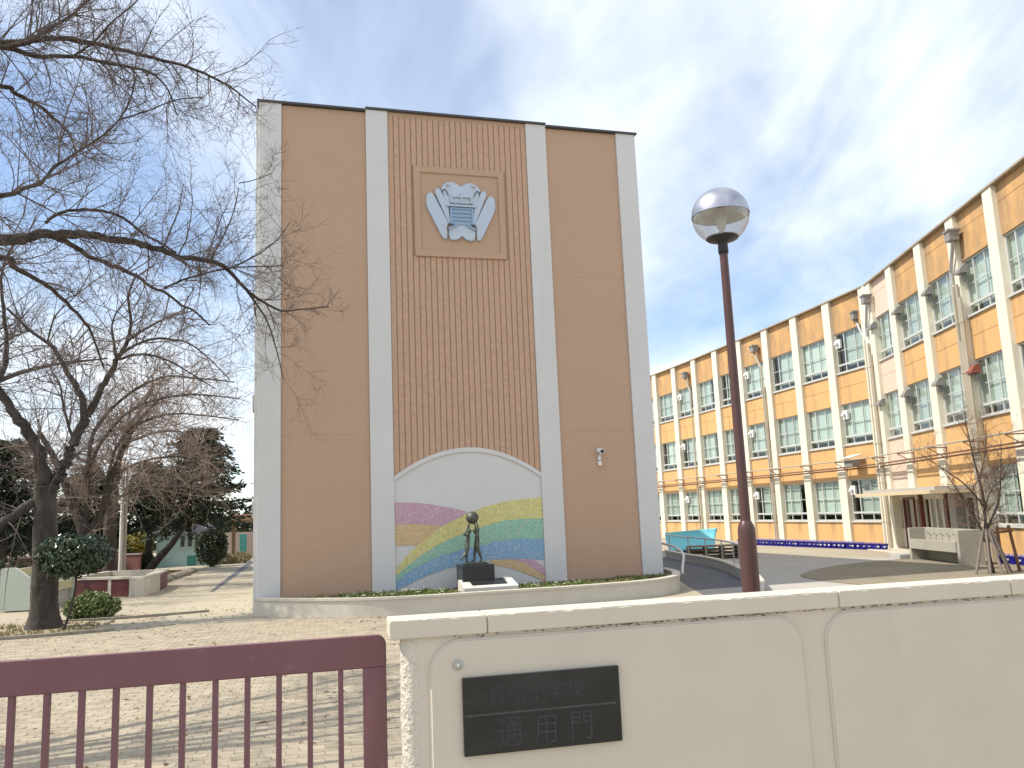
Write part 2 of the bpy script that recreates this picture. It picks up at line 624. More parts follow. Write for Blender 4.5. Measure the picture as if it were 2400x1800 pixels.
M_GROUND = mat('yard_ground', (0.36, 0.315, 0.24), 0.95, 0.10, 0.35, 0.35, 18, dirt=((0.30, 0.265, 0.215), 0.5, (1, 1, 1), 0.52, 0.75, 0.55))
M_ASPH = mat('dark_asphalt', (0.115, 0.118, 0.125), 0.9, 0.14, 1.2, 0.5, 120)
M_ROAD = mat('worn_asphalt', (0.40, 0.375, 0.34), 0.9, 0.10, 0.6, 0.4, 90, dirt=((0.31, 0.295, 0.27), 0.7, (1, 1, 1), 0.5, 0.75, 0.6))
M_SAND = mat('bare_earth', (0.24, 0.205, 0.15), 0.95, 0.12, 0.8, 0.5, 30, dirt=((0.17, 0.155, 0.105), 0.8, (1, 1, 1), 0.48, 0.7, 0.7))
M_LANE = mat('concrete_lane', (0.39, 0.345, 0.262), 0.93, 0.07, 0.6, 0.3, 40, dirt=((0.34, 0.30, 0.235), 1.1, (1, 1, 1), 0.55, 0.8, 0.6))

g = MB()
S_ = 1500
g.v = [(-S_, -S_, 0), (S_, -S_, 0), (S_, S_, 0), (-S_, S_, 0)]
g.f = [(0, 1, 2, 3)]
tag(obj('ground', g, M_GROUND), kind='structure')

poly_sheet('road', smooth_poly([(4.8, 7.5), (5.0, 18.5), (5.5, 22.3), (5.9, 25.6), (6.6, 27.6), (7.6, 28.9), (8.7, 28.9), (9.6, 26.6), (11.4, 25.2), (13.0, 24), (13.5, 16), (12, 7.5)], 5), 0.004, M_ROAD)
poly_sheet('asphalt_path', [(3.2, 7.5), (3.75, 18.6), (3.9, 21), (4.5, 30), (5.2, 30.1), (5.3, 27.5), (5.47, 25.8), (5.57, 24), (5.47, 22.2), (5.28, 20.4), (5.05, 18.7), (4.85, 7.5)], 0.008, M_ASPH)
poly_sheet('earth_island', smooth_poly([(6.7, 20.3), (7.4, 21.7), (8.5, 23.0), (9.8, 24.0), (11.2, 24.5), (12.3, 23.9), (12.5, 19), (11.5, 16.5), (9, 16.2), (7.5, 17.2), (6.8, 18.8)], 5), 0.012, M_SAND)
poly_sheet('concrete_lane', [(-6.6, 15.7), (-5.35, 16.75), (-8.0, 26.4), (-12.5, 42.5), (-17.0, 42.0), (-12.0, 31.6), (-9.3, 24.5), (-7.4, 18)], 0.004, M_LANE)

poly_sheet('dark_strip', [(-8.43, 23.0), (-8.30, 23.0), (-12.62, 40.7), (-13.0, 40.7)], 0.008, mat('blue_grey_strip', (0.12, 0.125, 0.14), 0.8, 0.15, 3, 0.3, 40))  # flat dark blue-grey strip along the lane, wider towards the far end


def in_view(x, y, z):
    v = Vector((x, y, z - CAM_H))
    d = v.dot(_f)
    if d < 0.1:
        return None
    return 1200 + 1942 * v.dot(_r) / d, 900 - 1942 * v.dot(_u) / d


# brick paving in front of the tower: every paver has its own edges and height
M_PAVER = mat('brick_paver', (0.37, 0.315, 0.235), 0.93, 0.14, 5, 0.5, 60, dirt=((0.23, 0.20, 0.16), 1.3, (1, 1, 1), 0.52, 0.75, 0.5), coords='Object')


def island_tint(m, amt):
    nt = m.node_tree
    b = nt.nodes['Principled BSDF']
    src = b.inputs['Base Color'].links[0].from_socket
    gi = nt.nodes.new('ShaderNodeNewGeometry')
    oi = nt.nodes.new('ShaderNodeObjectInfo')
    ad = nt.nodes.new('ShaderNodeMath')
    ad.operation = 'ADD'
    nt.links.new(gi.outputs['Random Per Island'], ad.inputs[0])
    nt.links.new(oi.outputs['Random'], ad.inputs[1])
    fr = nt.nodes.new('ShaderNodeMath')
    fr.operation = 'FRACT'
    nt.links.new(ad.outputs[0], fr.inputs[0])
    mr = nt.nodes.new('ShaderNodeMapRange')
    mr.inputs['To Min'].default_value = 1 - amt
    mr.inputs['To Max'].default_value = 1 + amt
    nt.links.new(fr.outputs[0], mr.inputs['Value'])
    vm = nt.nodes.new('ShaderNodeVectorMath')
    vm.operation = 'SCALE'
    nt.links.new(src, vm.inputs[0])
    nt.links.new(mr.outputs[0], vm.inputs['Scale'])
    nt.links.new(vm.outputs[0], b.inputs['Base Color'])


island_tint(M_PAVER, 0.13)
PAVE_ROT = R(12.7)
PX, PY = 0.200, 0.100
pave_o = (-0.56, 3.7)
pave = poly_sheet('brick_pavement', [(-8.9, 3.0), (3.2, 5.6), (3.3, 15.9), (2.6, 16.9), (-0.9, 15.9), (-2.6, 15.55), (-4.4, 16.1), (-6.4, 15.6), (-7.2, 14.9), (-8.9, 14.3)], 0.004,
                  mat('sand_joint', (0.27, 0.235, 0.185), 0.95, 0.1, 8))


def paver_shape(mb, x0, y0, dz=0.0, tx=0.0, ty=0.0):
    g_, c_ = 0.0022, 0.004
    x1, y1 = x0 + PX - 0.0016, y0 + PY - 2 * g_
    n = len(mb.v)
    h = 0.020 + dz
    mb.v += [(x0, y0, 0.003), (x1, y0, 0.003), (x1, y1, 0.003), (x0, y1, 0.003),
             (x0, y0, h - 0.005), (x1, y0, h - 0.005), (x1, y1, h - 0.005), (x0, y1, h - 0.005),
             (x0 + c_, y0 + c_, h - tx - ty), (x1 - c_, y0 + c_, h + tx - ty), (x1 - c_, y1 - c_, h + tx + ty), (x0 + c_, y1 - c_, h - tx + ty)]
    for q in ((0, 1, 5, 4), (1, 2, 6, 5), (2, 3, 7, 6), (3, 0, 4, 7), (4, 5, 9, 8), (5, 6, 10, 9), (6, 7, 11, 10), (7, 4, 8, 11), (8, 9, 10, 11)):
        mb.f.append(tuple(n + i for i in q))


pav_mesh = []
for k in range(4):
    t_ = MB()
    paver_shape(t_, -PX / 2, -PY / 2, random.uniform(-0.002, 0.002), random.uniform(-0.0012, 0.0012), random.uniform(-0.001, 0.001))
    pav_mesh.append(t_.mesh('paver', M_PAVER))
cells = []
cr, sr = math.cos(PAVE_ROT), math.sin(PAVE_ROT)


def in_pave(x, y):
    if x < -8.8 or x > 3.1:
        return False
    yb = 3.05 + (x + 8.9) * 0.215
    if y < yb or y > 16.6:
        return False
    # front of the planter and the left kerb line
    pl = [(-8.9, 14.2), (-7.2, 14.75), (-6.4, 15.5), (-4.4, 15.95), (-2.6, 15.4), (-0.9, 15.75), (1.0, 16.2), (3.2, 16.4)]
    for i in range(len(pl) - 1):
        if pl[i][0] <= x <= pl[i + 1][0]:
            f = (x - pl[i][0]) / (pl[i + 1][0] - pl[i][0])
            return y < pl[i][1] + f * (pl[i + 1][1] - pl[i][1]) - 0.1
    return False


for j in range(0, 140):
    for i in range(-62, 40):
        lx = (i + (0.5 if j % 2 else 0.0)) * PX
        ly = j * PY
        x = pave_o[0] + lx * cr - ly * sr
        y = pave_o[1] + lx * sr + ly * cr
        if in_pave(x, y):
            q = in_view(x, y, 0)
            vis = q is not None and -20 < q[0] < 850 and q[1] < 1830
            cells.append((0 if vis else 1, x * x + y * y, x, y, lx, ly))
cells.sort()
rest = MB()
for n_, (nv, d2, x, y, lx, ly) in enumerate(cells):
    if n_ < 300 and nv == 0:
        link('paver', pav_mesh[n_ % 4], pave, (x, y, 0.004), PAVE_ROT)
    elif y < 16.6 and d2 < 290:
        paver_shape(rest, lx - PX / 2, ly - PY / 2, random.uniform(-0.002, 0.002), random.uniform(-0.0012, 0.0012), random.uniform(-0.001, 0.001))
ro = obj('paver_field', rest, M_PAVER, pave, (pave_o[0], pave_o[1], 0.004), PAVE_ROT)
ro['kind'] = 'stuff'

# ------------------------------------------------------------------ gable-end tower block
T0 = Vector((-5.212, 16.75, 0))
TR = R(15.7)
TD = Vector((math.cos(TR), math.sin(TR), 0))
TN = Vector((-math.sin(TR), math.cos(TR), 0))      # into the building


def TL(x, y, z=0.0):
    p = T0 + TD * x + TN * y
    return Vector((p.x, p.y, z))


TW, TH, TDEP = 8.78, 10.80, 15.0
tower = thing('school_wing', 'tall tan and white windowless end wall of a school block with a rainbow mural', 'building', T0, TR)
obj('wall', MB().box(0.02, TW - 0.02, 0.12, TDEP, 0, TH - 0.02), M_WHITE, tower)
for x0, x1 in ((0.0, 0.462), (2.272, 2.757), (6.0, 6.492), (8.286, TW)):
    obj('pilaster', MB().bbox(x0, x1, 0.0, 0.35, 0.0, TH + (0.045 if 2 < x0 < 6.3 else 0), 0.012), M_WHITE, tower)
for x0, x1 in ((0.465, 2.269), (6.495, 8.283)):
    # three render bays with narrow shadow joints
    zs = [0.0, 3.55, 7.15, TH - 0.01]
    for a, b in zip(zs[:-1], zs[1:]):
        obj('render_panel', MB().bbox(x0, x1, 0.05, 0.25, a + 0.0008, b - 0.0008, 0.002), M_TAN, tower)
# coping in three lengths, the middle one a little higher
for x0, x1, z in ((-0.05, 2.262, TH), (2.266, 6.498, TH + 0.048), (6.502, TW + 0.05, TH)):
    obj('coping', MB().bbox(x0, x1, -0.04, 0.5, z + 0.001, z + 0.046, 0.006), M_TRIM, tower)
obj('roof', MB().box(0.05, TW - 0.05, 0.5, TDEP - 0.05, TH - 0.2, TH + 0.02), M_GREYC, tower)


def arch_z(x):
    u = (x - 4.378) / 1.622
    return 2.645 + 0.585 * (1 - u * u)


obj('groove_backing', MB().box(2.758, 5.999, 0.051, 0.12, 2.3, TH + 0.03), M_GROOVE, tower)
PIT = (6.0 - 2.757) / 25
ex0, ex1, ez0, ez1 = 3.318, 5.420, 7.49, 9.60
for i in range(25):
    a = 2.757 + i * PIT + 0.0115
    b = a + PIT - 0.023
    mid = (a + b) / 2
    segs = []
    za, zb = arch_z(a) + 0.002, arch_z(b) + 0.002
    if b > ex0 and a < ex1:
        a2, b2 = a, b
        segs.append((a, b, za, zb, ez0 - 0.004))
        segs.append((a, b, ez1 + 0.004, ez1 + 0.004, TH - 0.05))
        if a < ex0 < b or a < ex1 < b:
            pass
    else:
        segs.append((a, b, za, zb, TH - 0.05))
    for (p, q, z0a, z0b, z1) in segs:
        obj('tile_strip', MB().prism([(p, z0a), (q, z0b), (q, z1), (p, z1)], 0.03, 'y', 0.036), M_TILE, tower)
obj('top_band', MB().box(2.759, 5.998, 0.04, 0.12, TH - 0.046, TH + 0.046), M_TAN, tower)

# emblem field: flat raised frame with a sunk panel
fr = MB()
w_ = 0.145
fr.bbox(ex0, ex1, -0.005, 0.085, ez1 - w_, ez1, 0.012)
fr.bbox(ex0, ex1, -0.005, 0.085, ez0, ez0 + w_, 0.012)
fr.bbox(ex0, ex0 + w_, -0.0035, 0.085, ez0 + 0.02, ez1 - 0.02, 0.012)
fr.bbox(ex1 - w_, ex1, -0.0035, 0.085, ez0 + 0.02, ez1 - 0.02, 0.012)
obj('emblem_frame', fr, M_TAN, tower)
obj('emblem_field', MB().box(ex0 + 0.1, ex1 - 0.1, 0.03, 0.086, ez0 + 0.1, ez1 - 0.1), M_TAN, tower)

# arched mural
poly = [(2.76, 0.0), (5.997, 0.0)] + [(5.997 - (5.997 - 2.76) * k / 24, arch_z(5.997 - (5.997 - 2.76) * k / 24) - 0.09) for k in range(25)]
mural = obj('mural_panel', MB().prism(poly, 0.09, 'y', 0.045), M_WHITE, tower)
trim = MB()
for k in range(24):
    xa = 2.76 + (5.997 - 2.76) * k / 24
    xb = 2.76 + (5.997 - 2.76) * (k + 1) / 24
    for d0, d1, yy in ((-0.095, 0.0, 0.012),):
        trim.prism([(xa, arch_z(xa) + d0), (xb, arch_z(xb) + d0), (xb, arch_z(xb) + d1), (xa, arch_z(xa) + d1)], 0.1, 'y', yy)
obj('arch_trim', trim, M_WHITE, tower)


def lerp_curve(c, n=40):
    pts = smooth_poly(c, 6, False)
    return pts


def band(name, top, bot, m, label):
    a = lerp_curve(top)
    b = lerp_curve(bot)
    # keep everything inside the pilasters
    a = [(min(max(x, 2.762), 5.995), z) for x, z in a]
    b = [(min(max(x, 2.762), 5.995), z) for x, z in b]
    o = obj('mosaic_band', MB().prism(a + b[::-1], 0.03, 'y', 0.033), m, mural)
    o['label'] = label
    return o


YT = [(2.762, 0.75), (3.04, 1.04), (3.26, 1.22), (3.53, 1.42), (3.74, 1.56), (3.99, 1.67), (4.24, 1.78), (4.55, 1.89), (4.94, 2.0), (5.46, 2.07), (5.995, 2.10)]
YG = [(2.762, 0.60), (3.03, 0.80), (3.28, 0.97), (3.65, 1.18), (4.03, 1.33), (4.28, 1.41), (4.64, 1.52), (5.05, 1.62), (5.45, 1.65), (5.995, 1.64)]
GB = [(2.762, 0.46), (3.03, 0.66), (3.27, 0.78), (3.64, 0.94), (4.02, 1.02), (4.22, 1.07), (4.63, 1.14), (5.04, 1.21), (5.43, 1.23), (5.995, 1.20)]
BB = [(2.762, 0.30), (3.02, 0.41), (3.39, 0.56), (3.76, 0.67), (4.06, 0.73), (4.39, 0.79), (4.77, 0.82), (5.28, 0.81), (5.995, 0.76)]
M_MY = mosaic_mat('mosaic_yellow', (0.74, 0.67, 0.17), (0.52, 0.46, 0.08))
M_MG = mosaic_mat('mosaic_green', (0.21, 0.52, 0.34), (0.15, 0.43, 0.31))
M_MB = mosaic_mat('mosaic_blue', (0.10, 0.29, 0.53), (0.14, 0.37, 0.58))
M_MP = mosaic_mat('mosaic_pink', (0.56, 0.28, 0.40), (0.46, 0.22, 0.34))
M_MO = mosaic_mat('mosaic_ochre', (0.64, 0.41, 0.14), (0.54, 0.33, 0.12))
g_ = 0.0015


def sh(c, d):
    return [(x, z + d) for x, z in c]


band('y', YT, sh(YG, g_), M_MY, 'yellow mosaic band')
band('g', YG, sh(GB, g_), M_MG, 'green mosaic band')
band('b', GB, BB, M_MB, 'blue mosaic band')
band('p', [(2.762, 2.10), (3.06, 2.09), (3.43, 2.05), (3.8, 1.98), (4.12, 1.91), (4.33, 1.83)],
     [(2.762, 1.652), (3.05, 1.652), (3.44, 1.622), (3.745, 1.578), (3.99, 1.676), (4.24, 1.786), (4.325, 1.818)], M_MP, 'pink mosaic band at left')
band('o', [(2.762, 1.65), (3.05, 1.65), (3.44, 1.62), (3.735, 1.572)], [(2.762, 1.21), (3.04, 1.21), (3.245, 1.214), (3.52, 1.42), (3.728, 1.56)], M_MO, 'ochre mosaic band at left')
band('o2', [(4.78, 0.815), (5.28, 0.79), (5.59, 0.68), (5.995, 0.41)], [(4.76, 0.72), (5.14, 0.64), (5.53, 0.50), (5.995, 0.28)], M_MO, 'ochre mosaic band at lower right')
band('p2', [(5.30, 0.805), (5.75, 0.762), (5.995, 0.59)], [(5.302, 0.785), (5.60, 0.68), (5.995, 0.415)], M_MP, 'small pink mosaic band at lower right')

# side pipes and vent hoods that show at the two vertical edges
obj('downpipe', MB().tube([(TW + 0.05, 0.55, 0.0), (TW + 0.05, 0.55, 9.28)], 0.05, 8), M_STEEL, tower)
obj('side_rib', MB().bbox(-0.07, 0.02, 0.25, 0.55, 0.0, TH - 0.05, 0.01), M_WHITE, tower)
for z in (7.62, 4.78, 1.92):
    h = MB().prism([(5.6, z), (5.6, z + 0.42), (5.9, z + 0.50), (6.1, z + 0.50), (6.1, z)], -0.30, 'x', 0.02)
    obj('vent_hood', h, M_STEEL, tower)
    h2 = MB().bbox(-0.02, 0.03, 4.6, 7.4, z - 1.0, z + 0.3, 0.01)
    obj('window', h2, M_DIMGLASS, tower)

# school emblem on the field
emb = thing('school_emblem', 'silver blue emblem of wings around a written character, fixed high on the tan wall', 'emblem', TL(4.385, 0.028, 0), TR)
M_EMB = mat('emblem_silver', (0.46, 0.52, 0.60), 0.45, 0.06, 4, metal=0.25)
M_EMB2 = mat('emblem_blue', (0.29, 0.40, 0.55), 0.45, 0.06, 4, metal=0.2)


def plate(name, pts, y0, d, m, smooth=0):
    p = [(x - 4.385, z) for x, z in pts]
    if smooth:
        p = smooth_poly(p, smooth)
    bm = bmesh.new()
    vs_ = [bm.verts.new((x, y0, z)) for x, z in p]
    f = bm.faces.new(vs_)
    r = bmesh.ops.extrude_face_region(bm, geom=[f])
    nv = [e for e in r['geom'] if isinstance(e, bmesh.types.BMVert)]
    bmesh.ops.translate(bm, vec=(0, -d, 0), verts=nv)
    bmesh.ops.recalc_face_normals(bm, faces=bm.faces[:])
    ed = [e for e in bm.edges if all(abs(v.co.y - (y0 - d)) < 1e-5 for v in e.verts)]
    bmesh.ops.bevel(bm, geom=ed, offset=0.008, segments=2, affect='EDGES')
    mb = MB()
    mb.add_bm(bm)
    return obj(name, mb, m, emb)


def mirror(pts):
    return [(2 * 4.385 - x, z) for x, z in pts]


wing = [(3.60, 8.90), (3.66, 8.97), (3.73, 8.96), (3.79, 8.87), (4.08, 8.28), (4.04, 8.18), (4.05, 8.04), (4.03, 7.90), (3.97, 7.90), (3.90, 8.0), (3.62, 8.58), (3.58, 8.72)]
inner = [(3.785, 8.98), (3.81, 9.06), (3.87, 9.08), (3.92, 9.03), (4.09, 8.66), (4.12, 8.30), (4.09, 8.25)]
for s in (0, 1):
    f_ = mirror if s else (lambda q: q)
    plate('wing', f_(wing), 0.0, 0.06, M_EMB)
    plate('inner_wing', f_(inner), -0.002, 0.075, M_EMB)
    # small antenna loop in dark relief
    pts = [(3.955, 8.98), (3.965, 9.03), (4.0, 9.06), (4.04, 9.03), (4.09, 8.92)]
    p = [(x - 4.385, -0.085, z) for x, z in f_(pts)]
    obj('antenna', MB().tube(p, 0.010, 6), M_TRIM, emb)
    ex_ = f_([(4.09, 9.165)])[0][0] - 4.385
    obj('eye', MB().lathe([(0.0, 0.0), (0.03, 0.008), (0.04, 0.03), (0.03, 0.055), (0.0, 0.062)], 12, (ex_, -0.10, 9.135)), M_ALU, emb, smooth=True)
plate('head_plate', [(3.93, 9.09), (3.99, 9.18), (4.08, 9.24), (4.20, 9.25), (4.30, 9.20), (4.385, 9.15), (4.47, 9.20), (4.57, 9.25), (4.69, 9.24), (4.78, 9.18), (4.84, 9.09), (4.72, 8.66), (4.06, 8.66)], -0.001, 0.07, M_EMB)
plate('body_plate', [(4.13, 8.64), (4.64, 8.64), (4.66, 8.25), (4.385, 8.23), (4.11, 8.25)], -0.003, 0.085, M_EMB2)
plate('tail_plate', [(4.08, 8.02), (4.09, 8.14), (4.26, 8.25), (4.385, 8.28), (4.51, 8.25), (4.68, 8.14), (4.69, 8.02), (4.66, 7.90), (4.58, 7.875), (4.47, 7.91), (4.385, 7.98), (4.30, 7.91), (4.19, 7.875), (4.11, 7.90)], -0.002, 0.068, M_EMB)
# strokes of the character in relief
for (x0, x1, z0, z1, m) in ((4.13, 4.64, 8.875, 8.915, M_EMB), (4.13, 4.64, 8.735, 8.77, M_EMB), (4.13, 4.175, 8.735, 8.915, M_EMB), (4.595, 4.64, 8.735, 8.915, M_EMB),
                            (4.365, 4.405, 8.72, 8.98, M_EMB), (4.03, 4.74, 8.655, 8.70, M_EMB), (4.15, 4.62, 8.595, 8.63, M_EMB2), (4.15, 4.62, 8.50, 8.535, M_EMB2),
                            (4.15, 4.62, 8.41, 8.445, M_EMB2), (4.15, 4.62, 8.32, 8.355, M_EMB2), (4.115, 4.16, 8.25, 8.63, M_EMB2), (4.61, 4.655, 8.25, 8.63, M_EMB2)):
    plate('stroke', [(x0, z0), (x1, z0), (x1, z1), (x0, z1)], -0.07, 0.045 + random.uniform(0, 0.004), m)
plate('stroke', [(4.06, 8.14), (4.09, 8.10), (4.30, 8.23), (4.28, 8.27)], -0.05, 0.06, M_EMB2)
plate('stroke', [(4.71, 8.14), (4.68, 8.10), (4.47, 8.23), (4.49, 8.27)], -0.05, 0.062, M_EMB2)

# security camera on the right-hand tan panel
sc_ = thing('security_camera', 'small white security camera on the right tan panel of the end wall', 'camera', TL(7.40, 0.05, 2.9), TR)
obj('bracket', MB().bbox(-0.03, 0.03, -0.05, 0.0, -0.02, 0.10, 0.008), M_PAPER, sc_)
obj('housing', MB().tube([(0.0, -0.02, 0.20), (0.0, -0.22, 0.17)], [0.062, 0.06], 14), M_PAPER, sc_)
obj('lens', MB().tube([(0.0, -0.22, 0.17), (0.0, -0.245, 0.167)], [0.043, 0.038], 14), M_BLACK, sc_)
obj('arm', MB().tube([(0, -0.03, 0.02), (0, -0.08, 0.08), (0, -0.09, 0.16)], 0.014, 8), M_PAPER, sc_)
obj('junction_box', MB().bbox(-0.04, 0.04, -0.06, -0.002, -0.14, -0.04, 0.01), M_PAPER, sc_)

# ------------------------------------------------------------------ curved planter
PL = smooth_poly([(-5.20, 16.60), (-4.4, 16.22), (-3.4, 15.88), (-2.6, 15.74), (-1.7, 15.82), (-0.8, 16.02), (0.3, 16.28), (1.3, 16.56), (2.1, 16.85), (2.75, 17.25), (3.22, 17.8), (3.48, 18.5), (3.58, 19.4), (3.50, 20.4)], 5, False)


def ribbon(pts, t, z0, z1, side=1):
    """wall of thickness t standing on an open polyline (to its left when side = 1)"""
    mb = MB()
    P = [Vector((p[0], p[1], 0)) for p in pts]
    inn = []
    for i, p in enumerate(P):
        d = (P[min(i + 1, len(P) - 1)] - P[max(i - 1, 0)]).normalized()
        inn.append(p + Vector((-d.y, d.x, 0)) * t * side)
    n = len(P)
    for z in (z0, z1):
        mb.v += [(p.x, p.y, z) for p in P]
        mb.v += [(p.x, p.y, z) for p in inn]
    o0, i0, o1, i1 = 0, n, 2 * n, 3 * n
    for k in range(n - 1):
        mb.f += [(o0 + k, o0 + k + 1, o1 + k + 1, o1 + k), (i0 + k + 1, i0 + k, i1 + k, i1 + k + 1), (o1 + k, o1 + k + 1, i1 + k + 1, i1 + k), (o0 + k + 1, o0 + k, i0 + k, i0 + k + 1)]
    mb.f += [(o0, o1, i1, i0), (o0 + n - 1, i0 + n - 1, i1 + n - 1, o1 + n - 1)]
    return mb


def offset_line(pts, d):
    P = [Vector((p[0], p[1], 0)) for p in pts]
    out = []
    for i, p in enumerate(P):
        e = (P[min(i + 1, len(P) - 1)] - P[max(i - 1, 0)]).normalized()
        q = p + Vector((-e.y, e.x, 0)) * d
        out.append((q.x, q.y))
    return out


planter = thing('curved_planter', 'low curved cream concrete planter wrapped round the foot of the end wall', 'planter', (0, 0, 0))
obj('kerb_wall', ribbon(PL, 0.13, 0.0, 0.30), M_PALE, planter)
obj('kerb_cap', ribbon(offset_line(PL, -0.022), 0.175, 0.301, 0.345), M_PALE, planter)
soil_pts = offset_line(PL, 0.10) + [(TL(TW + 0.01, 1.2).x, TL(TW, 1.2).y), (TL(TW, 0.0).x, TL(TW, 0.0).y), (TL(0, 0.0).x, TL(0, 0.0).y)]
so = poly_sheet('soil_bed', soil_pts, 0.285, M_SOIL, None, planter)

# ground cover in the planter
gc = MB()
gf = MB()
random.seed(11)


def tuft(mb, x, y, z, h, w, n):
    for _ in range(n):
        a = random.uniform(0, 6.283)
        r = random.uniform(0, w)
        bx, by = x + r * math.cos(a), y + r * math.sin(a)
        hh = h * random.uniform(0.5, 1.2)
        a2 = random.uniform(0, 6.283)
        lean = hh * random.uniform(0.1, 0.7)
        ww = random.uniform(0.006, 0.016)
        tx_, ty_ = bx + lean * math.cos(a2), by + lean * math.sin(a2)
        px, py = -math.sin(a2) * ww, math.cos(a2) * ww
        k = len(mb.v)
        mb.v += [(bx - px, by - py, z), (bx + px, by + py, z), (tx_ + px * .7, ty_ + py * .7, z + hh * 0.8), (tx_ + (tx_ - bx) * .3, ty_ + (ty_ - by) * .3, z + hh)]
        mb.f.append((k, k + 1, k + 2, k + 3))


def petals(mb, x, y, z, r):
    for k in range(5):
        a = k * 1.2566 + random.uniform(0, 1)
        n = len(mb.v)
        c_, s_ = math.cos(a), math.sin(a)
        c2, s2 = math.cos(a + 0.9), math.sin(a + 0.9)
        mb.v += [(x, y, z), (x + r * c_, y + r * s_, z + r * .5), (x + 1.2 * r * (c_ + c2) / 2, y + 1.2 * r * (s_ + s2) / 2, z + r * 0.7), (x + r * c2, y + r * s2, z + r * .5)]
        mb.f.append((n, n + 1, n + 2, n + 3))


fl = offset_line(PL, 0.25)
gd = MB()
for i in range(900):
    k = random.randrange(len(PL) - 8)
    f = random.random()
    dd = random.uniform(0.2, 1.25) ** 1.2
    o_ = (PL[k][0] + (PL[k + 1][0] - PL[k][0]) * f, PL[k][1] + (PL[k + 1][1] - PL[k][1]) * f)
    e = Vector((PL[k + 1][0] - PL[k][0], PL[k + 1][1] - PL[k][1], 0)).normalized()
    x, y = o_[0] - e.y * dd, o_[1] + e.x * dd
    lp = (Vector((x, y, 0)) - T0)
    tx_, ny = lp.dot(TD), lp.dot(TN)
    if ny > -0.06 or tx_ < 0.15 or (3.75 < tx_ < 5.15 and -1.5 < ny < -0.25):
        continue
    green = 1.6 < tx_ < 3.8 or 5.1 < tx_ < 6.5
    if green or random.random() < 0.45:
        tuft(gc if (green or random.random() < 0.5) else gd, x, y, 0.285, 0.09 if green else 0.06, 0.07, 7)
    if green and random.random() < 0.16:
        for _ in range(3):
            petals(gf, x + random.uniform(-.05, .05), y + random.uniform(-.05, .05), 0.285 + random.uniform(0.06, 0.10), 0.018)
tag(obj('ground_cover', gc, M_GRASS), 'low green plants growing in the curved planter', 'ground cover', kind='stuff')
tag(obj('dry_grass', gd, M_DRYGRASS), 'dry grass growing in the curved planter', 'grass', kind='stuff')
tag(obj('small_flowers', gf, M_PETAL), 'small white flowers among the planter greenery', 'flowers', kind='stuff')

# memorial slab in front of the statue
slab = thing('memorial_slab', 'low white stone slab with a sloping black plate in front of the statue', 'memorial', TL(4.46, -1.02, 0.285), TR)
M_WSTONE = mat('white_stone', (0.62, 0.60, 0.55), 0.75, 0.06, 3, 0.2, 60)
sl = MB().prism([(-0.30, -0.03), (0.30, -0.03), (0.30, 0.21), (0.26, 0.215), (-0.27, 0.10), (-0.30, 0.085)], 1.10, 'x', -0.55)
obj('block', sl, M_WSTONE, slab)
a_ = math.atan2(0.115, 0.53)
pm = MB().bbox(-0.36, 0.36, -0.19, 0.19, 0.0, 0.012, 0.003)
po = obj('plate', pm, M_GRANITE, slab, (0.0, 0.01, 0.164))
po.rotation_euler = (a_, 0, 0)

# ------------------------------------------------------------------ statue
st = thing('bronze_statue', 'small bronze statue of two children holding up a ball on a dark stone pedestal', 'statue', TL(4.30, -0.62, 0.285), TR)
obj('pedestal', MB().bbox(-0.33, 0.33, -0.31, 0.31, -0.02, 0.50, 0.012), M_GRANITE, st)
obj('plinth', MB().bbox(-0.22, 0.23, -0.15, 0.15, 0.501, 0.54, 0.01), M_BRONZE, st)
obj('ball', MB().lathe([(0.13 * math.sin(math.pi * k / 14), -0.13 * math.cos(math.pi * k / 14)) for k in range(15)], 24, (-0.03, 0, 1.44)), M_BRONZE, st, smooth=True)


def skin_fig(name, joints, edges, root, parent, m, loc):
    names = list(joints)
    me = bpy.data.meshes.new(name)
    me.from_pydata([joints[k][0] for k in names], [(names.index(a), names.index(b)) for a, b in edges], [])
    me.materials.append(m)
    o = link(name, me, parent, loc)
    o.modifiers.new('skin', 'SKIN')
    if not me.skin_vertices:
        me.skin_vertices.new(name='')
    for i, k in enumerate(names):
        r = joints[k][1]
        r *= 1.22
        me.skin_vertices[0].data[i].radius = (r, r)
        me.skin_vertices[0].data[i].use_root = (k == root)
    s_ = o.modifiers.new('sub', 'SUBSURF')
    s_.levels = s_.render_levels = 2
    o.modifiers['skin'].use_smooth_shade = True
    return o


E_BODY = [('pel', 'wai'), ('wai', 'che'), ('che', 'nec'), ('nec', 'hea'), ('hea', 'top'), ('pel', 'h1'), ('h1', 'k1'), ('k1', 'a1'), ('a1', 't1'), ('pel', 'h2'), ('h2', 'k2'), ('k2', 'a2'), ('a2', 't2'),
          ('che', 's1'), ('s1', 'e1'), ('e1', 'w1'), ('w1', 'f1'), ('che', 's2'), ('s2', 'e2'), ('e2', 'w2'), ('w2', 'f2')]


def child(nm, J):
    skin_fig(nm, J, E_BODY, 'pel', st, M_BRONZE, (-0.03, 0, 0.535))


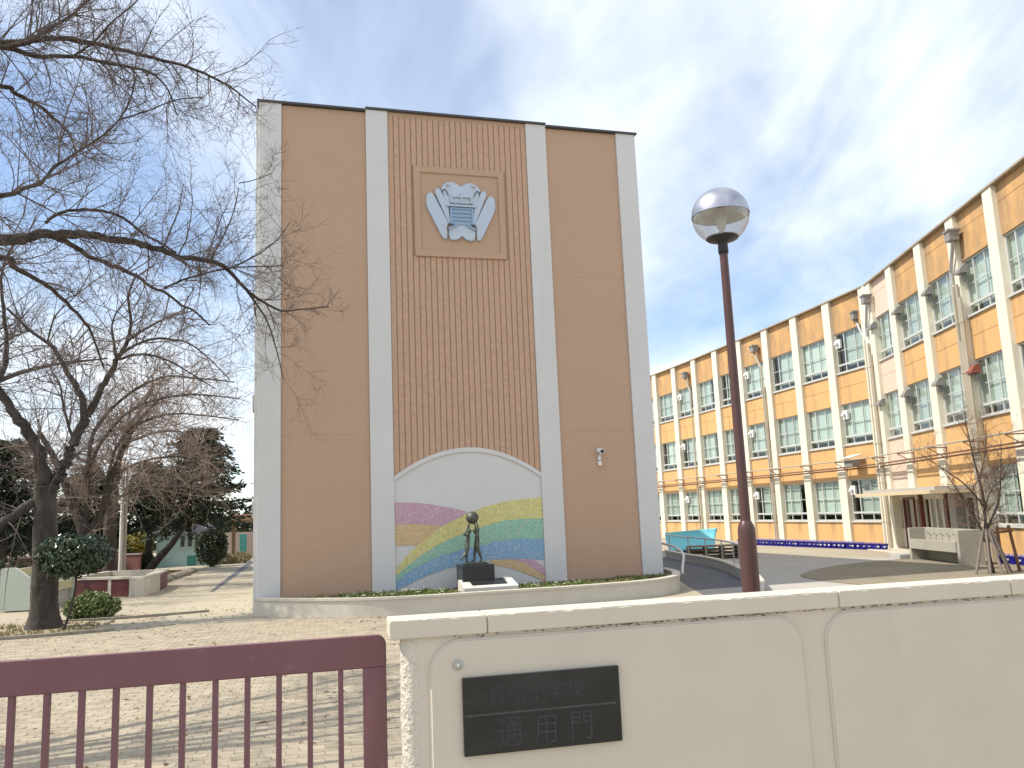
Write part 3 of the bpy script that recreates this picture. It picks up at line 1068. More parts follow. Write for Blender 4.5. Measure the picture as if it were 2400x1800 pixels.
child('child_figure', {
    'pel': ((-0.125, 0, 0.345), 0.048), 'wai': ((-0.118, 0, 0.42), 0.042), 'che': ((-0.105, 0, 0.51), 0.05), 'nec': ((-0.088, 0, 0.575), 0.022), 'hea': ((-0.07, 0, 0.635), 0.046), 'top': ((-0.065, 0, 0.685), 0.036),
    'h1': ((-0.125, 0.032, 0.32), 0.04), 'k1': ((-0.135, 0.032, 0.175), 0.027), 'a1': ((-0.145, 0.032, 0.03), 0.017), 't1': ((-0.085, 0.032, 0.012), 0.014),
    'h2': ((-0.125, -0.032, 0.32), 0.04), 'k2': ((-0.15, -0.034, 0.185), 0.027), 'a2': ((-0.245, -0.034, 0.105), 0.017), 't2': ((-0.275, -0.034, 0.055), 0.013),
    's1': ((-0.10, 0.062, 0.545), 0.022), 'e1': ((-0.075, 0.07, 0.65), 0.016), 'w1': ((-0.06, 0.06, 0.745), 0.012), 'f1': ((-0.055, 0.055, 0.785), 0.011),
    's2': ((-0.11, -0.062, 0.54), 0.022), 'e2': ((-0.205, -0.085, 0.575), 0.017), 'w2': ((-0.13, -0.085, 0.685), 0.013), 'f2': ((-0.10, -0.06, 0.79), 0.011)})
child('child_figure', {
    'pel': ((0.075, 0, 0.345), 0.048), 'wai': ((0.085, 0, 0.42), 0.043), 'che': ((0.09, 0, 0.515), 0.051), 'nec': ((0.07, 0, 0.58), 0.022), 'hea': ((0.045, 0, 0.635), 0.046), 'top': ((0.04, 0, 0.685), 0.036),
    'h1': ((0.07, 0.032, 0.32), 0.04), 'k1': ((0.035, 0.032, 0.18), 0.028), 'a1': ((0.02, 0.032, 0.035), 0.017), 't1': ((-0.045, 0.032, 0.012), 0.014),
    'h2': ((0.08, -0.032, 0.32), 0.04), 'k2': ((0.12, -0.032, 0.18), 0.027), 'a2': ((0.165, -0.032, 0.04), 0.017), 't2': ((0.12, -0.032, 0.012), 0.013),
    's1': ((0.09, 0.062, 0.55), 0.022), 'e1': ((0.095, 0.072, 0.66), 0.017), 'w1': ((0.065, 0.065, 0.755), 0.012), 'f1': ((0.05, 0.06, 0.80), 0.011),
    's2': ((0.09, -0.062, 0.55), 0.022), 'e2': ((0.11, -0.075, 0.665), 0.017), 'w2': ((0.085, -0.068, 0.765), 0.012), 'f2': ((0.07, -0.06, 0.805), 0.011)})

# ------------------------------------------------------------------ street lamp
lx_, ly_ = 1.95, 7.2
lamp = thing('street_lamp', 'brown post lamp with a half silver half clear globe, standing behind the cream wall', 'street lamp', (lx_, ly_, 0))
obj('base_post', MB().lathe([(0.078, 0.0), (0.074, 1.50), (0.073, 1.57), (0.066, 1.61), (0.052, 1.635), (0.045, 1.65)], 24), M_POLE, lamp, smooth=True)
obj('pole', MB().lathe([(0.044, 1.645), (0.036, 4.03)], 20), M_POLE, lamp, smooth=True)
obj('collar', MB().lathe([(0.0, 4.02), (0.043, 4.02), (0.046, 4.05), (0.043, 4.11), (0.05, 4.125), (0.13, 4.150), (0.146, 4.165), (0.14, 4.178), (0.0, 4.178)], 28), M_BLACK, lamp, smooth=True)
GR, GZ = 0.255, 4.375
M_CLEAR = bpy.data.materials.new('clear_acrylic')
M_CLEAR.use_nodes = True
nt = M_CLEAR.node_tree
nt.nodes.clear()
_o = nt.nodes.new('ShaderNodeOutputMaterial')
_m1 = nt.nodes.new('ShaderNodeMixShader')
_t = nt.nodes.new('ShaderNodeBsdfTransparent')
_t.inputs[0].default_value = (0.93, 0.93, 0.94, 1)
_g = nt.nodes.new('ShaderNodeBsdfGlossy')
_g.inputs['Roughness'].default_value = 0.05
_lw = nt.nodes.new('ShaderNodeLayerWeight')
_lw.inputs[0].default_value = 0.35
_mm = nt.nodes.new('ShaderNodeMath')
_mm.operation = 'MULTIPLY'
_mm.inputs[1].default_value = 0.7
nt.links.new(_lw.outputs['Facing'], _mm.inputs[0])
nt.links.new(_mm.outputs[0], _m1.inputs[0])
nt.links.new(_t.outputs[0], _m1.inputs[1])
nt.links.new(_g.outputs[0], _m1.inputs[2])
_d = nt.nodes.new('ShaderNodeBsdfTranslucent')
_d.inputs[0].default_value = (0.8, 0.8, 0.82, 1)
_m2 = nt.nodes.new('ShaderNodeMixShader')
_m2.inputs[0].default_value = 0.30
nt.links.new(_m1.outputs[0], _m2.inputs[1])
nt.links.new(_d.outputs[0], _m2.inputs[2])
nt.links.new(_m2.outputs[0], _o.inputs[0])
M_SILVER = mat('satin_silver', (0.44, 0.45, 0.50), 0.33, 0.03, metal=0.85)
M_REFL = mat('white_reflector', (0.52, 0.52, 0.47), 0.6, 0.05, 6)
prof = [(GR * math.cos(R(a)), GR * math.sin(R(a))) for a in range(-56, 1, 8)]
obj('clear_bowl', MB().lathe(prof, 36, (0, 0, GZ)), M_CLEAR, lamp, smooth=True)
prof = [((GR + 0.003) * math.cos(R(a)), (GR + 0.003) * math.sin(R(a))) for a in range(0, 91, 6)]
obj('silver_dome', MB().lathe(prof, 40, (0, 0, GZ)), M_SILVER, lamp, smooth=True)
prof = [(GR - 0.006, 0.0), (GR - 0.04, 0.012), (0.15, 0.05), (0.06, 0.075), (0.0, 0.08)]
obj('reflector', MB().lathe(prof, 36, (0, 0, GZ)), M_REFL, lamp, smooth=True)
obj('bulb', MB().lathe([(0.018, -0.19), (0.022, -0.14), (0.045, -0.09), (0.052, -0.03), (0.04, 0.03), (0.03, 0.07)], 16, (0, 0, GZ)), M_REFL, lamp, smooth=True)

# ------------------------------------------------------------------ cream boundary wall with name plate
WL0 = Vector((-0.51, 3.303, 0))
WR_ = R(12.69)
bw = thing('boundary_wall', 'low cream stuccoed boundary wall with raised rounded panels and a thick cap', 'wall', WL0, WR_)
# body: smooth front, rough-cast rounded end
obj('wall_body', MB().box(0.11, 6.5, 0.019, 0.165, 0.0, 1.331), M_CREAM, bw)
end = MB()
prof = [(0.112, 0.0195)] + [(0.085 - 0.038 * math.sin(R(a)), 0.0575 - 0.038 * math.cos(R(a))) for a in range(0, 91, 15)] + [(0.047, 0.08), (0.047, 0.1), (0.047, 0.12), (0.047, 0.14), (0.052, 0.16), (0.07, 0.166), (0.112, 0.1655)]
random.seed(5)
nz_ = 110
for k in range(nz_):
    z = 1.331 * k / (nz_ - 1)
    for i, (x, y) in enumerate(prof):
        am = 0.0035 if 2 < i < len(prof) - 1 else 0.0006
        end.v.append((x + random.uniform(-am, am), y + random.uniform(-am, am) * (0.4 if i < 4 else 1), z))
npf = len(prof)
for k in range(nz_ - 1):
    for i in range(npf - 1):
        end.f.append((k * npf + i + 1, k * npf + i, (k + 1) * npf + i, (k + 1) * npf + i + 1))
obj('rough_end', end, M_ROUGH, bw, smooth=True)


def rounded_top(x0, x1, z0, z1, r, n=10):
    p = [(x0, z0), (x1, z0), (x1, z1 - r)]
    p += [(x1 - r + r * math.cos(R(a)), z1 - r + r * math.sin(R(a))) for a in range(9, 90, 9)]
    p += [(x1 - r, z1), (x0 + r, z1)]
    p += [(x0 + r - r * math.sin(R(a)), z1 - r + r * math.cos(R(a))) for a in range(9, 90, 9)]
    p += [(x0, z1 - r)]
    return p


def wall_panel(x0, x1):
    p = rounded_top(x0, x1, 0.08, 1.317, 0.13)
    bm = bmesh.new()
    vs_ = [bm.verts.new((x, 0.021, z)) for x, z in p]
    f = bm.faces.new(vs_)
    r = bmesh.ops.extrude_face_region(bm, geom=[f])
    nv = [e for e in r['geom'] if isinstance(e, bmesh.types.BMVert)]
    bmesh.ops.translate(bm, vec=(0, -0.017, 0), verts=nv)
    bmesh.ops.recalc_face_normals(bm, faces=bm.faces[:])
    ed = [e for e in bm.edges if all(abs(v.co.y - 0.004) < 1e-5 for v in e.verts)]
    bmesh.ops.bevel(bm, geom=ed, offset=0.009, segments=3, affect='EDGES')
    mb = MB()
    mb.add_bm(bm)
    obj('raised_panel', mb, M_CREAM, bw, angle=50)


wall_panel(0.148, 1.758)
wall_panel(1.867, 3.60)
wall_panel(3.71, 5.9)
for x0, x1 in ((0.0, 0.3815), (0.3845, 1.9445), (1.9475, 2.8345), (2.8375, 4.9), (4.903, 6.52)):
    m_ = MB()
    bm = bmesh.new()
    n_ = max(2, int((x1 - x0) / 0.02))
    t_ = MB().box(x0, x1, 0.0, 0.182, 1.332, 1.402)
    vs_ = [bm.verts.new(p) for p in t_.v]
    for q in t_.f:
        bm.faces.new([vs_[i] for i in q])
    ed = [e for e in bm.edges if abs(e.verts[0].co.x - e.verts[1].co.x) > 0.01]
    bmesh.ops.subdivide_edges(bm, edges=ed, cuts=n_, use_grid_fill=True)
    bmesh.ops.bevel(bm, geom=[e for e in bm.edges if len(e.link_faces) == 2 and e.calc_face_angle(0) > 1], offset=0.0035, segments=2, affect='EDGES')
    # the front top arris is a little uneven
    for v in bm.verts:
        if v.co.y < 0.02 and v.co.z > 1.39:
            v.co.z -= random.random() ** 6 * 0.004
    m_.add_bm(bm)
    obj('cap_stone', m_, M_CAP, bw)
# dark lime and moss residue clinging under the cap (irregular crumbs)
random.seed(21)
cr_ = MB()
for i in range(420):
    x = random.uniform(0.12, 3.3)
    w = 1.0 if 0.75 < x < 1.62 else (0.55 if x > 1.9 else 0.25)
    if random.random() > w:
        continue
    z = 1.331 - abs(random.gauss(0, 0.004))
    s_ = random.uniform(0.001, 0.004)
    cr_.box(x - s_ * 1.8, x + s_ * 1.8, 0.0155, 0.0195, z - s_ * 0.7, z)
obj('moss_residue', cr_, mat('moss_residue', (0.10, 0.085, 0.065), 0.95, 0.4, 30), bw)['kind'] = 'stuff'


def WLoc(x, y, z=0.0):
    d = Vector((math.cos(WR_), math.sin(WR_), 0))
    n = Vector((-math.sin(WR_), math.cos(WR_), 0))
    p = WL0 + d * x + n * y
    return Vector((p.x, p.y, z))


plq = thing('name_plaque', 'black stone name plate with engraved school and gate lettering on the cream wall', 'plaque', WLoc(0.274, 0.0035, 0), WR_)
PWID, PZ0, PZ1 = 0.639, 0.882, 1.171
M_PLQ = mat('polished_black_stone', (0.016, 0.016, 0.018), 0.22, 0.3, 5, 0.0, dirt=((0.045, 0.043, 0.043), 3.2, (1, 1, 2.5), 0.45, 0.75, 0.45))
obj('plate', MB().bbox(0, PWID, -0.018, 0.0, PZ0, PZ1, 0.003), M_PLQ, plq)
M_ENG = mat('engraved_letter', (0.032, 0.032, 0.039), 0.55, 0.25, 30)


def text_mesh(body, size, x, z, y, parent, name, m, shear=0.0, sx=1.0):
    cu = bpy.data.curves.new('txt', 'FONT')
    cu.body = body
    cu.size = size
    cu.extrude = 0.0006
    cu.align_x = 'CENTER'
    cu.align_y = 'CENTER'
    cu.shear = shear
    to = bpy.data.objects.new('txt', cu)
    COL.objects.link(to)
    bpy.context.view_layer.update()
    dg = bpy.context.evaluated_depsgraph_get()
    me = bpy.data.meshes.new_from_object(to.evaluated_get(dg))
    me.materials.clear()
    me.materials.append(m)
    bpy.data.objects.remove(to)
    o = link(name, me, parent, (x, y, z))
    o.rotation_euler = (R(90), 0, 0)
    o.scale = (sx, 1, 1)
    return o


for i, ch in enumerate('貴船小学校'):
    text_mesh(ch, 0.075, 0.135 + i * 0.079, 1.092, -0.0186, plq, 'letter', M_ENG, 0.04)
for i, ch in enumerate('通用門'):
    text_mesh(ch, 0.125, 0.18 + i * 0.145, 0.950, -0.0186, plq, 'letter', M_ENG, 0.04, 0.85)
# horizontal joint line between the two rows
obj('groove_line', MB().box(0.004, PWID - 0.02, -0.0192, -0.017, 1.026, 1.034), mat('worn_line', (0.055, 0.055, 0.055), 0.6, 0.3, 40), plq)

kn = thing('glass_knob', 'small round glass knob stuck to the cream wall above the black plaque', 'knob', WLoc(0.26, 0.0035, 1.22), WR_)
obj('disc', MB().tube([(0, 0, 0), (0, -0.004, 0), (0, -0.010, 0)], [0.019, 0.019, 0.012], 24), mat('cloudy_glass', (0.38, 0.39, 0.33), 0.15, 0.15, 60, spec=0.7), kn)
obj('rim', MB().tube([(0.0185 * math.cos(R(a)), -0.005, 0.0185 * math.sin(R(a))) for a in range(0, 361, 15)], 0.0014, 6), M_STEEL, kn)
obj('stud', MB().tube([(0, -0.008, 0), (0, -0.02, 0)], [0.006, 0.004], 12), M_ALU, kn)

# ------------------------------------------------------------------ sliding gate
GT0 = Vector((-0.560, 3.524, 0))
GTR = R(12.87)
gate = thing('sliding_gate', 'maroon painted steel bar gate closing against the end of the cream wall', 'gate', GT0, GTR)
tr_ = MB().prism([(-4.2, 1.196), (-0.096, 1.196), (-0.001, 1.196), (-0.001, 1.300), (-0.022, 1.3225), (-0.03, 1.3225), (-4.2, 1.3225)], 0.05, 'y', 0.0)
bm = bmesh.new()
vs_ = [bm.verts.new(p) for p in tr_.v]
for q in tr_.f:
    bm.faces.new([vs_[i] for i in q])
bmesh.ops.recalc_face_normals(bm, faces=bm.faces[:])
bmesh.ops.bevel(bm, geom=[e for e in bm.edges if e.calc_face_angle(0) > 0.6], offset=0.005, segments=2, affect='EDGES')
t_ = MB()
t_.add_bm(bm)
obj('top_rail', t_, M_GATE, gate, angle=40)
obj('stile', MB().bbox(-0.0955, -0.001, 0.0008, 0.0492, 0.06, 1.199, 0.004), M_GATE, gate, angle=40)
obj('bottom_rail', MB().bbox(-4.2, -0.097, 0.001, 0.049, 0.06, 0.16, 0.004), M_GATE, gate, angle=40)
bar_me = MB().bbox(-0.0105, 0.0105, 0.008, 0.04, 0.158, 1.199, 0.0025).mesh('bar', M_GATE)
auto_smooth(bar_me, 40)
for k in range(33):
    link('bar', bar_me, gate, (-0.184 - 0.1206 * k, 0, 0))

# ------------------------------------------------------------------ long three-storey school building, two straight-bayed wings meeting at a joint
HR = 9.6
school = thing('school_building', 'three storey orange school building with cream pilasters bending round the yard at right', 'building', (0, 0, 0))
heads = [-72.0, -73.2, -74.6, -76.0, -76.0, -76.0, -77.2, -77.6, -78.2]
pts = [Vector((13.28, 30.10, 0))]
for h in reversed(heads):
    d = Vector((math.cos(R(h)), math.sin(R(h)), 0))
    pts.append(pts[-1] - d * 2.44)
pts = pts[::-1]
bays = []            # (origin, heading, width, wing, index in the wing)
for i, h in enumerate(heads):
    bays.append((pts[i], R(h), 2.44, 'left', i))
rp = [Vector((12.945 + 0.0782 * (y - 25.14), y, 0)) for y in (29.90, 27.54, 25.06, 22.75, 20.50, 18.20, 15.9)]
for i in range(len(rp) - 1):
    d = rp[i + 1] - rp[i]
    bays.append((rp[i], math.atan2(d.y, d.x), d.length, 'right', i))
WH = 1.57
SILLS = (0.95, 3.86, 6.66)
PW = 0.24   # half pilaster


def window_meshes(W, fine):
    fr_ = MB()
    c1_, c2_ = 0.27 * W, 0.635 * W
    fr_.box(-0.03, W + 0.03, -0.06, 0.02, -0.055, 0.0)                   # sill
    fr_.box(0, W, 0.055, 0.105, 0.001, 0.045)
    fr_.box(0, W, 0.055, 0.105, WH - 0.045, WH - 0.001)
    fr_.box(0.001, 0.045, 0.056, 0.104, 0.046, WH - 0.046)
    fr_.box(W - 0.045, W - 0.001, 0.056, 0.104, 0.046, WH - 0.046)
    fr_.box(0.046, W - 0.046, 0.050, 0.108, 0.275, 0.345)                # transom
    for c in (c1_, c2_):
        t = 0.024 if c == c1_ else 0.014
        fr_.box(c - t, c + t, 0.058, 0.102, 0.346, WH - 0.046)
        fr_.box(c - 0.02, c + 0.02, 0.058, 0.102, 0.046, 0.274)
    xs = [0.046, c1_ - 0.024, c1_ + 0.024, c2_ - 0.014, c2_ + 0.014, W - 0.046]
    for k in (0, 2, 4):
        fr_.box(xs[k] + 0.001, xs[k + 1] - 0.001, 0.064, 0.096, 0.868, 0.890)
    frame = fr_.mesh('window', M_ALU)
    panes = []
    for k, (a, b) in enumerate(((xs[0], xs[1]), (xs[2], xs[3]), (xs[4], xs[5]))):
        rows = ((0.046, 0.274), (0.346, 0.864), (0.894, WH - 0.046)) if fine else ((0.046, 0.274), (0.346, WH - 0.046))
        for z0, z1 in rows:
            t = MB()
            y0 = 0.078 if (fine or z0 < 0.3) else 0.070
            if fine or z0 < 0.3:
                t.box(a + 0.002, b - 0.002, y0, y0 + 0.004, z0 + 0.001, z1 - 0.001)
            else:
                t.box(a + 0.002, b - 0.002, 0.098, 0.101, z0 + 0.001, z1 - 0.001)
            panes.append(t.mesh('pane', M_GLASS))
    return frame, panes


def curtain_mesh(W, a, b, seed):
    random.seed(seed)
    t = MB()
    n = 46
    ph = random.uniform(0, 6)
    base = len(t.v)
    for k in range(n + 1):
        x = a + (b - a) * k / n
        y = 0.165 + 0.010 * math.sin(x * 34 + ph) + 0.006 * math.sin(x * 57 + 2 * ph)
        t.v += [(x, y, 0.22), (x, y, WH - 0.02)]
    for k in range(n):
        t.f.append((base + 2 * k, base + 2 * k + 2, base + 2 * k + 3, base + 2 * k + 1))
    return t.mesh('curtain', M_CURTAIN, True)


WMESH = {}
CMESH = []


def get_window(W, fine):
    key = (round(W, 2), fine)
    if key not in WMESH:
        cur = [curtain_mesh(W, -0.12, W + 0.10, 1), curtain_mesh(W, 0.26 * W, W + 0.10, 2), curtain_mesh(W, -0.12, 0.62 * W, 3), curtain_mesh(W, 0.45 * W, W - 0.03, 4)]
        WMESH[key] = window_meshes(W, fine) + (cur,)
    return WMESH[key]


def spandrel(W, z0, z1, joint, m, proud_top=False):
    t = MB()
    if joint:
        t.bbox(0, W, 0.0, 0.22, z0, joint - 0.006, 0.005)
        t.bbox(0, W, 0.0, 0.22, joint + 0.006, z1, 0.005)
        t.box(0.01, W - 0.01, 0.012, 0.2, joint - 0.007, joint + 0.007)
    else:
        t.bbox(0, W, 0.0, 0.22, z0, z1, 0.005)
    return t.mesh('spandrel_panel', m)


M_VENT = mat('vent_grey', (0.24, 0.23, 0.22), 0.55, 0.12, 4)
M_VENTR = mat('vent_red_brown', (0.26, 0.075, 0.045), 0.55, 0.15, 4)
hood_me = MB().prism([(0.0, 0.0), (-0.24, 0.0), (-0.24, 0.07), (-0.12, 0.22), (0.0, 0.24)], 0.34, 'x', 0.0).mesh('vent_hood', M_VENT)
hoodr_me = MB().prism([(0.0, 0.0), (-0.24, 0.0), (-0.24, 0.07), (-0.12, 0.22), (0.0, 0.24)], 0.32, 'x', 0.0).mesh('vent_hood', M_VENTR)
fan_mb = MB().bbox(0.0, 0.30, -0.05, 0.05, 0.0, 0.36, 0.02)
fan_mb.tube([(0.15, -0.05, 0.2), (0.15, -0.13, 0.2), (0.15, -0.16, 0.13)], [0.075, 0.075, 0.05], 10)
fan_me = fan_mb.mesh('extractor_fan', M_PAPER)
duct_me = MB().tube([(0.15, -0.02, 0.0), (0.15, -0.05, -0.18)], [0.07, 0.06], 10).mesh('duct', M_VENT)

pil_me = MB().bbox(-PW, PW, -0.13, 0.2, -0.3, HR - 0.03, 0.012).mesh('pilaster', M_PILAS)
pil_short = MB().bbox(-PW, PW, -0.13, 0.2, 1.95, HR - 0.03, 0.012).mesh('pilaster', M_PILAS)
sp_cache = {}
nb = len(bays)
for bi, (o, h, w, wing, idx) in enumerate(bays):
    d = Vector((math.cos(h), math.sin(h), 0))
    nrm = Vector((-math.sin(h), math.cos(h), 0))
    ent = wing == 'right' and idx <= 2
    pink = wing == 'right' and idx == 0
    m_sp = M_PINK if pink else M_ORANGE
    W = round(w - 2 * PW, 3)
    oo = o + d * PW

    def put(name, me, x, y, z, par=school, oo=oo, d=d, nrm=nrm, h=h):
        p = oo + d * x + nrm * y
        return link(name, me, par, (p.x, p.y, z), h)
    link('pilaster', pil_short if ent and idx > 0 else pil_me, school, o + (d * 0.26 if wing == 'right' and idx == 0 else Vector((0, 0, 0))) - (Vector((0, 0, 0))), h)
    z_low = 1.96 if ent else -0.3
    bands = [(z_low, SILLS[0], None)] if not ent else []
    bands += [((SILLS[0] + WH) if not ent else 1.96, SILLS[1], 3.28 if not ent else 2.9), (SILLS[1] + WH, SILLS[2], 6.08), (SILLS[2] + WH, HR - 0.045, 9.10 if wing == 'right' else None)]
    for z0, z1, j in bands:
        key = (W, z0, z1, j, pink)
        if key not in sp_cache:
            sp_cache[key] = spandrel(W, z0, z1, j, M_OLDORANGE if (z1 > 9 and not pink) else m_sp)
        put('spandrel_panel', sp_cache[key], 0, 0, 0)
    fine = not (wing == 'left' and idx < 5)
    frame, panes, curs = get_window(W, fine)
    for fl_, s in enumerate(SILLS):
        if ent and fl_ == 0:
            continue
        wo = put('window', frame, 0, 0.0, s)
        for p in panes:
            link('pane', p, wo)
        random.seed(bi * 7 + fl_ * 3)
        cm = random.choice([curs[0], curs[0], curs[0], curs[0], curs[1], curs[2]])
        link('curtain', cm, wo)
        if wing == 'left' and idx in (2, 5, 8) and True:
            put('extractor_fan', fan_me, 0.06, 0.03, s + WH - 0.60)
        if wing == 'right' and 0 <= idx <= 3 and fl_ > 0:
            red = idx == 3 and fl_ == 1
            put("vent_hood", hoodr_me if red else hood_me, 0.03, -0.03, s + WH - 0.40)
            put('duct', duct_me, 0.03, -0.03, s + WH - 0.42)
link('pilaster', pil_me, school, bays[8][0] + Vector((math.cos(bays[8][1]), math.sin(bays[8][1]), 0)) * 2.44, bays[8][1])

# coping, roof, floors and back wall of each wing
for wing in ('left', 'right'):
    bb = [b for b in bays if b[3] == wing]
    line = [(b[0].x, b[0].y) for b in bb]
    e = bb[-1][0] + Vector((math.cos(bb[-1][1]), math.sin(bb[-1][1]), 0)) * bb[-1][2]
    line.append((e.x, e.y))
    obj('coping', ribbon(offset_line(line, -0.165), 0.42, HR - 0.04, HR + 0.012), M_PILAS if False else mat('weathered_coping', (0.34, 0.27, 0.19), 0.9, 0.2, 3, 0.3, 30), school)
    deep = offset_line(line, 6.0)
    inn = offset_line(line, 0.215)
    for z in (-0.05, 2.72, 5.62, 9.2):
        mb = MB().prism(inn + deep[::-1], 0.12, 'z', z)
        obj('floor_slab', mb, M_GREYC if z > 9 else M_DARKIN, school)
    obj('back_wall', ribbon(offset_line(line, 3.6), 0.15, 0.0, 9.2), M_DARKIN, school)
    # end walls
    for (p, q) in ((inn[0], deep[0]), (inn[-1], deep[-1])):
        obj('end_wall', ribbon([p, q], 0.2, 0.0, HR - 0.05, -1 if p == inn[0] else 1), M_ORANGE, school)

# service pipes that run along the front on brackets
for wing in ('left', 'right'):
    bb = [b for b in bays if b[3] == wing]
    line = [(b[0].x, b[0].y) for b in bb]
    e = bb[-1][0] + Vector((math.cos(bb[-1][1]), math.sin(bb[-1][1]), 0)) * bb[-1][2]
    line.append((e.x, e.y))
    for off, z, r_, m in ((-0.62, 3.22, 0.026, M_PIPE), (-0.34, 2.98, 0.028, M_RUST), (-0.22, 2.90, 0.03, M_RUST)):
        ln = offset_line(line, off)
        obj('service_pipe', MB().tube([(x, y, z) for x, y in ln], r_, 7), m, school)
    for b in bb:
        for fx in (0.16,):
            d = Vector((math.cos(b[1]), math.sin(b[1]), 0))
            n = Vector((-math.sin(b[1]), math.cos(b[1]), 0))
            p = b[0] + d * (b[2] * fx)
            a, c = p - n * 0.62, p - n * 0.10
            k = MB().tube([(a.x, a.y, 3.19), (c.x, c.y, 3.19)], 0.018, 4)
            k.tube([(a.x, a.y, 3.18), (c.x, c.y, 2.86)], 0.016, 4)
            k.tube([(c.x, c.y, 3.22), (c.x, c.y, 2.84)], 0.018, 4)
            obj('pipe_bracket', k, M_RUST, school)
b = bays[8]
d = Vector((math.cos(b[1]), math.sin(b[1]), 0)); n = Vector((-math.sin(b[1]), math.cos(b[1]), 0))
p = b[0] + d * 1.15 - n * 0.35
hb = MB().prism([(-0.30, 0.0), (0.22, 0.12), (0.22, 0.16), (-0.34, 0.02)], 0.62, 'x', -0.31)
obj('meter_roof', hb, M_PAPER, school, (p.x, p.y, 3.28), b[1])
obj('meter_box', MB().bbox(-0.24, 0.24, -0.20, 0.15, -0.30, 0.0, 0.01), M_VENT, school, (p.x, p.y, 3.26), b[1])


# rainwater pipes with hopper heads
def downpipes(bidx, xs, hop, zt=8.0, m=M_PIPE):
    o, h, w, wing, idx = bays[bidx]
    d = Vector((math.cos(h), math.sin(h), 0)); n = Vector((-math.sin(h), math.cos(h), 0))
    for x, zz in xs:
        p = o + d * x - n * 0.20
        q = MB().tube([(p.x, p.y, -0.2), (p.x, p.y, zz)], 0.042, 8)
        for zc_ in (0.9, 2.3, 3.7, 5.1, 6.5, 7.6):
            if zc_ < zz:
                q.tube([(p.x, p.y, zc_), (p.x, p.y, zc_ + 0.05)], 0.056, 8)
        obj('downpipe', q, m, school)
    for x, x2, zh in hop:
        p = o + d * x - n * 0.25
        q = o + d * x2 - n * 0.20
        t = MB().tube([(p.x, p.y, zh), (p.x, p.y, zh - 0.12), (q.x, q.y, zh - 0.85), (q.x, q.y, zh - 1.2)], 0.05, 8)
        dp = obj('hopper_pipe', t, M_PIPE if wing == 'left' else M_STEEL, school)
        bx = MB().bbox(-0.15, 0.15, -0.14, 0.14, -0.06, 0.24, 0.015)
        bx.bbox(-0.18, 0.18, -0.17, 0.17, 0.2, 0.27, 0.01)
        obj('hopper_head', bx, M_VENT, dp, (p.x, p.y, zh), h)


downpipes(3, [(-0.34, 7.55), (-0.10, 2.8)], [(-0.75, -0.34, 8.75)])
downpipes(6, [(-0.34, 7.55), (-0.22, 7.0)], [(-0.75, -0.34, 8.75)])
downpipes(9, [(-0.42, 7.5), (-0.28, 7.6), (0.0, 7.4), (0.12, 7.0)], [(-0.85, -0.42, 8.55), (0.42, 0.0, 8.85)])
downpipes(12, [(-0.06, 7.6), (0.06, 6.0), (0.18, 7.6), (0.30, 7.2)], [(0.38, -0.06, 8.85)])

# roofed entrance at the joint
o, h, w, wing, idx = bays[9]
EN = thing('entrance_porch', 'flat roofed entrance porch with brown posts and glazed doors in the orange building', 'entrance', (o.x, o.y, 0), h)
M_CANOPY = mat('canopy_slab', (0.62, 0.50, 0.33), 0.85, 0.08, 2)
obj('canopy', MB().prism([(0.75, -1.45), (7.05, -1.45), (7.05, 0.03), (0.30, 0.03), (0.30, -0.6)], 0.10, 'z', 1.84), M_CANOPY, EN)
obj('canopy_top', MB().prism([(1.0, -1.25), (6.9, -1.25), (6.9, 0.03), (0.5, 0.03), (0.5, -0.5)], 0.10, 'z', 1.942), M_GREYC, EN)
M_DOORF = mat('brown_door_frame', (0.16, 0.055, 0.038), 0.5, 0.12, 4)
M_SASH = mat('white_sash', (0.70, 0.67, 0.58), 0.6, 0.05)


def sash(x0, x1, solid, y=0.12, rows=((0.62, 1.68),), m=None):
    m = m or M_SASH
    t = MB()
    t.box(x0, x0 + 0.05, y, y + 0.06, 0, 1.76)
    t.box(x1 - 0.05, x1, y, y + 0.06, 0, 1.76)
    t.box(x0 + 0.051, x1 - 0.051, y + 0.001, y + 0.059, 1.68, 1.76)
    t.box(x0 + 0.051, x1 - 0.051, y + 0.001, y + 0.059, 0.0, solid)
    f = obj('sash', t, m, EN)
    obj('pane', MB().box(x0 + 0.051, x1 - 0.051, y + 0.028, y + 0.034, solid + 0.001, 1.679), M_GLASS, f)
    return f


sash(0.30, 0.74, 0.70)
sash(0.76, 1.28, 0.08, m=M_DOORF)
sash(1.30, 1.86, 0.08, 0.06, m=M_DOORF)
sash(1.88, 2.34, 0.62)
sash(2.56, 3.00, 0.55)
sash(3.01, 3.44, 0.55)
sash(3.46, 3.92, 0.62)
sash(3.94, 4.36, 0.62)
sash(5.50, 6.1, 0.62)
sash(6.12, 6.85, 0.62)
obj('lintel', MB().box(0.28, 7.0, 0.10, 0.2, 1.762, 1.838), M_SASH, EN)
for x in (2.45, 4.45):
    obj('post', MB().bbox(x - 0.07, x + 0.07, 0.0, 0.14, 0, 1.838, 0.01), M_DOORF, EN)
obj('grey_pillar', MB().bbox(4.95, 5.40, -0.12, 0.3, 0, 1.838, 0.015), M_GREYC, EN)
obj('porch_step', MB().bbox(0.3, 7.2, -1.1, 0.3, 0.0, 0.03, 0.01), M_PALE, EN)
obj('porch_back', MB().box(0.3, 7.0, 1.6, 1.7, 0.0, 1.84), M_DARKIN, EN)

